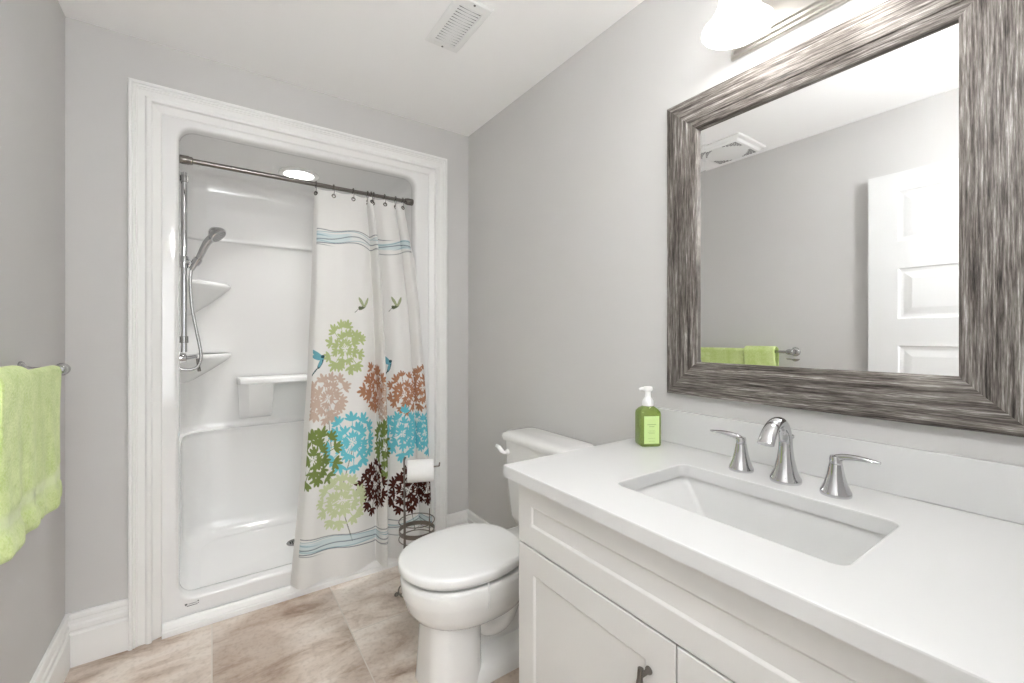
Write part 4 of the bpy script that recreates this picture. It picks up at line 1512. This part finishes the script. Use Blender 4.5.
inn = lambda z: [(mx0, my0, z), (mx1, my0, z), (mx1, my1, z), (mx0, my1, z)]
loft(bm, [rr4(0, zc - 0.0004), rr4(0, zc - 0.0035), rr4(0.006, zc - 0.008), inn(zc - 0.009), inn(zc - 0.0006)], False, False)
obj('frame', bm, M_VENT, t, smooth=False)
bm = B(); box(bm, (mx0 - 0.001, my0 - 0.001, zc - 0.0018), (mx1 + 0.001, my1 + 0.001, zc - 0.0006)); obj('duct_plate', bm, M_DUCT, t, smooth=False)
NS = 15
for i in range(NS):
    y0 = my0 + 0.004 + (my1 - my0 - 0.010) * i / (NS - 1)
    bm = B()
    s = 1 if i < NS / 2 else 1
    top, bot = [], []
    for k in range(7):
        x = mx0 + (mx1 - mx0) * k / 6
        bow = 0.0025 * math.sin(PI * k / 6)
        top.append((x, y0 - 0.0012, zc - 0.0030))
        bot.append((x, y0 + 0.0042, zc - 0.0080 - bow))
    loft(bm, [top, bot, [(a, b + 0.001, c + 0.0014) for a, b, c in bot], [(a, b + 0.0012, c + 0.0006) for a, b, c in top], top], False, False, close=False)
    obj('louvre', bm, M_VENT, t)
for yq in (VYA + 0.014, VYB - 0.013):
    bm = B(); lathe(bm, [(0.0042, 0), (0.0040, 0.0016), (0.0, 0.0024)], ((VX0 + VX1) / 2, yq, zc - 0.0080), (0, 0, -1), 14); obj('screw', bm, M_DUCT, t)

# ------------------------------------------------------------------ exhaust fan (seen in the mirror)
EX0, EX1, EY0, EY1 = -0.362, -0.040, 1.295, 1.612
t = thing('exhaust_fan', 'square white exhaust fan cover on the ceiling, seen in the mirror', 'fan', ((EX0 + EX1) / 2, (EY0 + EY1) / 2, ZC))
bm = B()


def fr(e, z):
    return [(a, b, z) for a, b in rrect(EX0 + e, EX1 - e, EY0 + e, EY1 - e, max(0.012 - e * 0.2, 0.003), 4)]


loft(bm, [fr(0, zc - 0.0004), fr(0, zc - 0.010), fr(0.004, zc - 0.014), fr(0.020, zc - 0.018), fr(0.028, zc - 0.030), fr(0.034, zc - 0.032)])
cv = obj('cover', bm, M_VENT, t, angle=25)
cxe, cye = (EX0 + EX1) / 2, (EY0 + EY1) / 2
for sgx, sgy in ((1, -1), (-1, -1), (-1, 1), (1, 1)):
    # curved triangular slotted opening near each corner
    bm = B()
    for i in range(6):
        f0 = i / 6
        f1 = f0 + 0.11
        a0, a1 = 0.030 + 0.080 * f0, 0.030 + 0.080 * f1
        w0 = 0.012 + 0.075 * (1 - f0) ** 1.6
        ox = cxe + sgx * 0.122
        oy = cye + sgy * 0.118
        for k in range(4):
            u0_, u1_ = w0 * (k + 0.08) / 4, w0 * (k + 0.92) / 4
            p = [(ox - sgx * a, oy - sgy * b_) for a, b_ in ((a0 - 0.03, u0_), (a1 - 0.03, u0_), (a1 - 0.03, u1_), (a0 - 0.03, u1_))]
            bm.faces.new([bm.verts.new((*q_, zc - 0.0326)) for q_ in p])
    obj('slots', bm, M_GRIL, cv, smooth=False, recalc=False)

# flush ceiling light added out of view in the hallway, as fill
for nm, lb_, at in (('fill_ceiling_light', 'round flush white ceiling light added as fill in the unseen hallway', (-0.05, -0.85, ZC)),):
    t = thing(nm, lb_, 'light', at)
    bm = B(); lathe(bm, [(0.150, -0.0005), (0.150, -0.018), (0.142, -0.024)], at, n=40); obj('rim', bm, M_VENT, t)
    bm = B(); lathe(bm, [(0.141, -0.0245), (0.125, -0.038), (0.08, -0.046), (0.0, -0.049)], at, n=40, cap=True); obj('diffuser', bm, M_LENS, t)

t = thing('fill_ceiling_light', 'white glass globe light added as fill, out of view by the doorway', 'light', (0.24, 0.10, ZC))  # unseen globe above the camera, added to light the room evenly
bm = B(); lathe(bm, [(0.075, -0.0005), (0.075, -0.018), (0.012, -0.030), (0.010, -0.310), (0.050, -0.322), (0.060, -0.355)], (0.24, 0.10, ZC), n=36); obj('canopy', bm, M_NICKEL, t)
bm = B(); lathe(bm, [(0.058, -0.350)] + [(0.105 * math.sin(0.58 + (PI - 0.58) * i / 14), -0.440 + 0.105 * math.cos(0.58 + (PI - 0.58) * i / 14)) for i in range(15)], (0.24, 0.10, ZC), n=36, cap=False); obj('globe', bm, M_GLOBE_FILL, t)

# ------------------------------------------------------------------ towel bar and towels
TBX, TBZ = -0.362, 1.120
TB0, TB1 = 1.165, 1.780
t = thing('towel_bar', 'chrome towel bar on the left wall', 'towel rail', (XL, (TB0 + TB1) / 2, TBZ))
bm = B(); tube(bm, [(TBX, TB0 - 0.006, TBZ), (TBX, TB1 + 0.006, TBZ)], 0.0085, 18); obj('bar', bm, M_CHROME_R, t)
for y in (TB0, TB1):
    bm = B()
    lathe(bm, [(0.027, 0.0005), (0.027, 0.004), (0.024, 0.008), (0.013, 0.014), (0.0095, 0.024), (0.0095, 0.060), (0.013, 0.068)], (XL, y, TBZ), (1, 0, 0), 28)
    s = -1 if y == TB0 else 1
    lathe(bm, [(0.0125, -0.016), (0.0155, -0.010), (0.0165, 0.0), (0.0155, 0.010), (0.018, 0.014), (0.0185, 0.018), (0.014, 0.023), (0.0, 0.025)], (TBX, y, TBZ), (0, s, 0), 24)
    obj('post', bm, M_CHROME_R, t)


def towel(name, label, y0, y1, zf, zb, th, ro, seed, slant=0.0, taper=0.0):
    """Folded towel over the bar: closed inverted-U section carried along the bar."""
    r = random.Random(seed)
    nz, ny = 46, 64
    # centre-line of the section from front hem over the bar to back hem
    path = []
    R_ = ro + th / 2
    zt = TBZ
    for i in range(nz):
        path.append((R_ , zf + (zt - zf) * i / nz, 1 - i / nz, 0))
    for i in range(15):
        a = PI * i / 14
        path.append((R_ * math.cos(a), zt + R_ * math.sin(a), 0, 1))
    for i in range(1, 16):
        path.append((-R_, zt - (zt - zb) * i / 15, -i / 15, 2))
    ph = [r.uniform(0, 6) for _ in range(4)]
    sec = []
    n = len(path)
    bm = B()
    wl = bm.verts.layers.float.new('weave')
    rows_o, rows_i = [], []
    for j in range(ny):
        f = j / (ny - 1)
        e = min(1.0, math.sin(PI * min(max(f, 0.0), 1.0)) * 7) ** 0.5 if 0 < f < 1 else 0.0
        ro_, ri_ = [], []
        for (px_, pz_, hang, part) in path:
            hh = hang if hang > 0 else 0.0
            yy = y0 + (y1 - y0) * f - slant * hh * f + taper * hh * (0.5 - f)
            wob = hh * (0.006 * math.sin(yy * 36) + 0.003 * math.sin(yy * 83))
            flare = 0.008 * hh ** 2 if part == 0 else 0.0
            band = 0.72 < hh < 0.86 if part == 0 else False
            puff = -0.003 if band else 0.0
            if part == 0 and hh > 0.86:
                puff = 0.0018 * math.sin(PI * (hh - 0.86) / 0.14)
            hem = 1.0
            if part == 0 and hh > 0.965:
                hem = math.sqrt(max(0.0, 1 - ((hh - 0.965) / 0.035) ** 2)) * 0.85 + 0.15
            tk = (th / 2 * (0.25 + 0.75 * e) + puff) * hem
            zz = pz_ + (0.005 * math.sin(f * 6 + ph[2]) * hh if part == 0 else 0.0)
            cxx = TBX + px_ + wob + flare
            if part == 1:
                a = math.atan2(pz_ - zt, px_)
                nx_, nz_ = math.cos(a), math.sin(a)
            else:
                nx_, nz_ = (1, 0) if part == 0 else (-1, 0)
            for lst, s_ in ((ro_, 1), (ri_, -1)):
                x_ = max(cxx + nx_ * tk * s_, XL + 0.004)
                v = bm.verts.new((x_, yy, zz + nz_ * tk * s_))
                v[wl] = 1.0 if (band and (int((hh - 0.72) / 0.014) % 2 == 0)) else 0.35 if band else 0.0
                lst.append(v)
        rows_o.append(ro_); rows_i.append(ri_)
    for rows in (rows_o, rows_i):
        for a, b in zip(rows, rows[1:]):
            for i in range(n - 1):
                bm.faces.new((a[i], a[i + 1], b[i + 1], b[i]))
    for i in (0, n - 1):
        for j in range(ny - 1):
            bm.faces.new((rows_o[j][i], rows_o[j + 1][i], rows_i[j + 1][i], rows_i[j][i]))
    for j in (0, ny - 1):
        for i in range(n - 1):
            bm.faces.new((rows_o[j][i], rows_o[j][i + 1], rows_i[j][i + 1], rows_i[j][i]))
    o = obj(name, bm, M_TOWEL, None, origin=(TBX, (y0 + y1) / 2, zf), angle=180)
    tag(o, label, 'towel', 'lime towels on the bar')
    return o


towel('towel', 'lime green towel on the wall bar, lapping over the other, nearer the doorway', 1.236, 1.420, 0.790, 0.86, 0.010, 0.0235, 3, slant=0.08, taper=-0.13)
towel('towel', 'lime green towel on the wall bar, partly behind the other, nearer the room corner', 1.335, 1.722, 0.772, 0.84, 0.008, 0.0090, 8, slant=0.03)
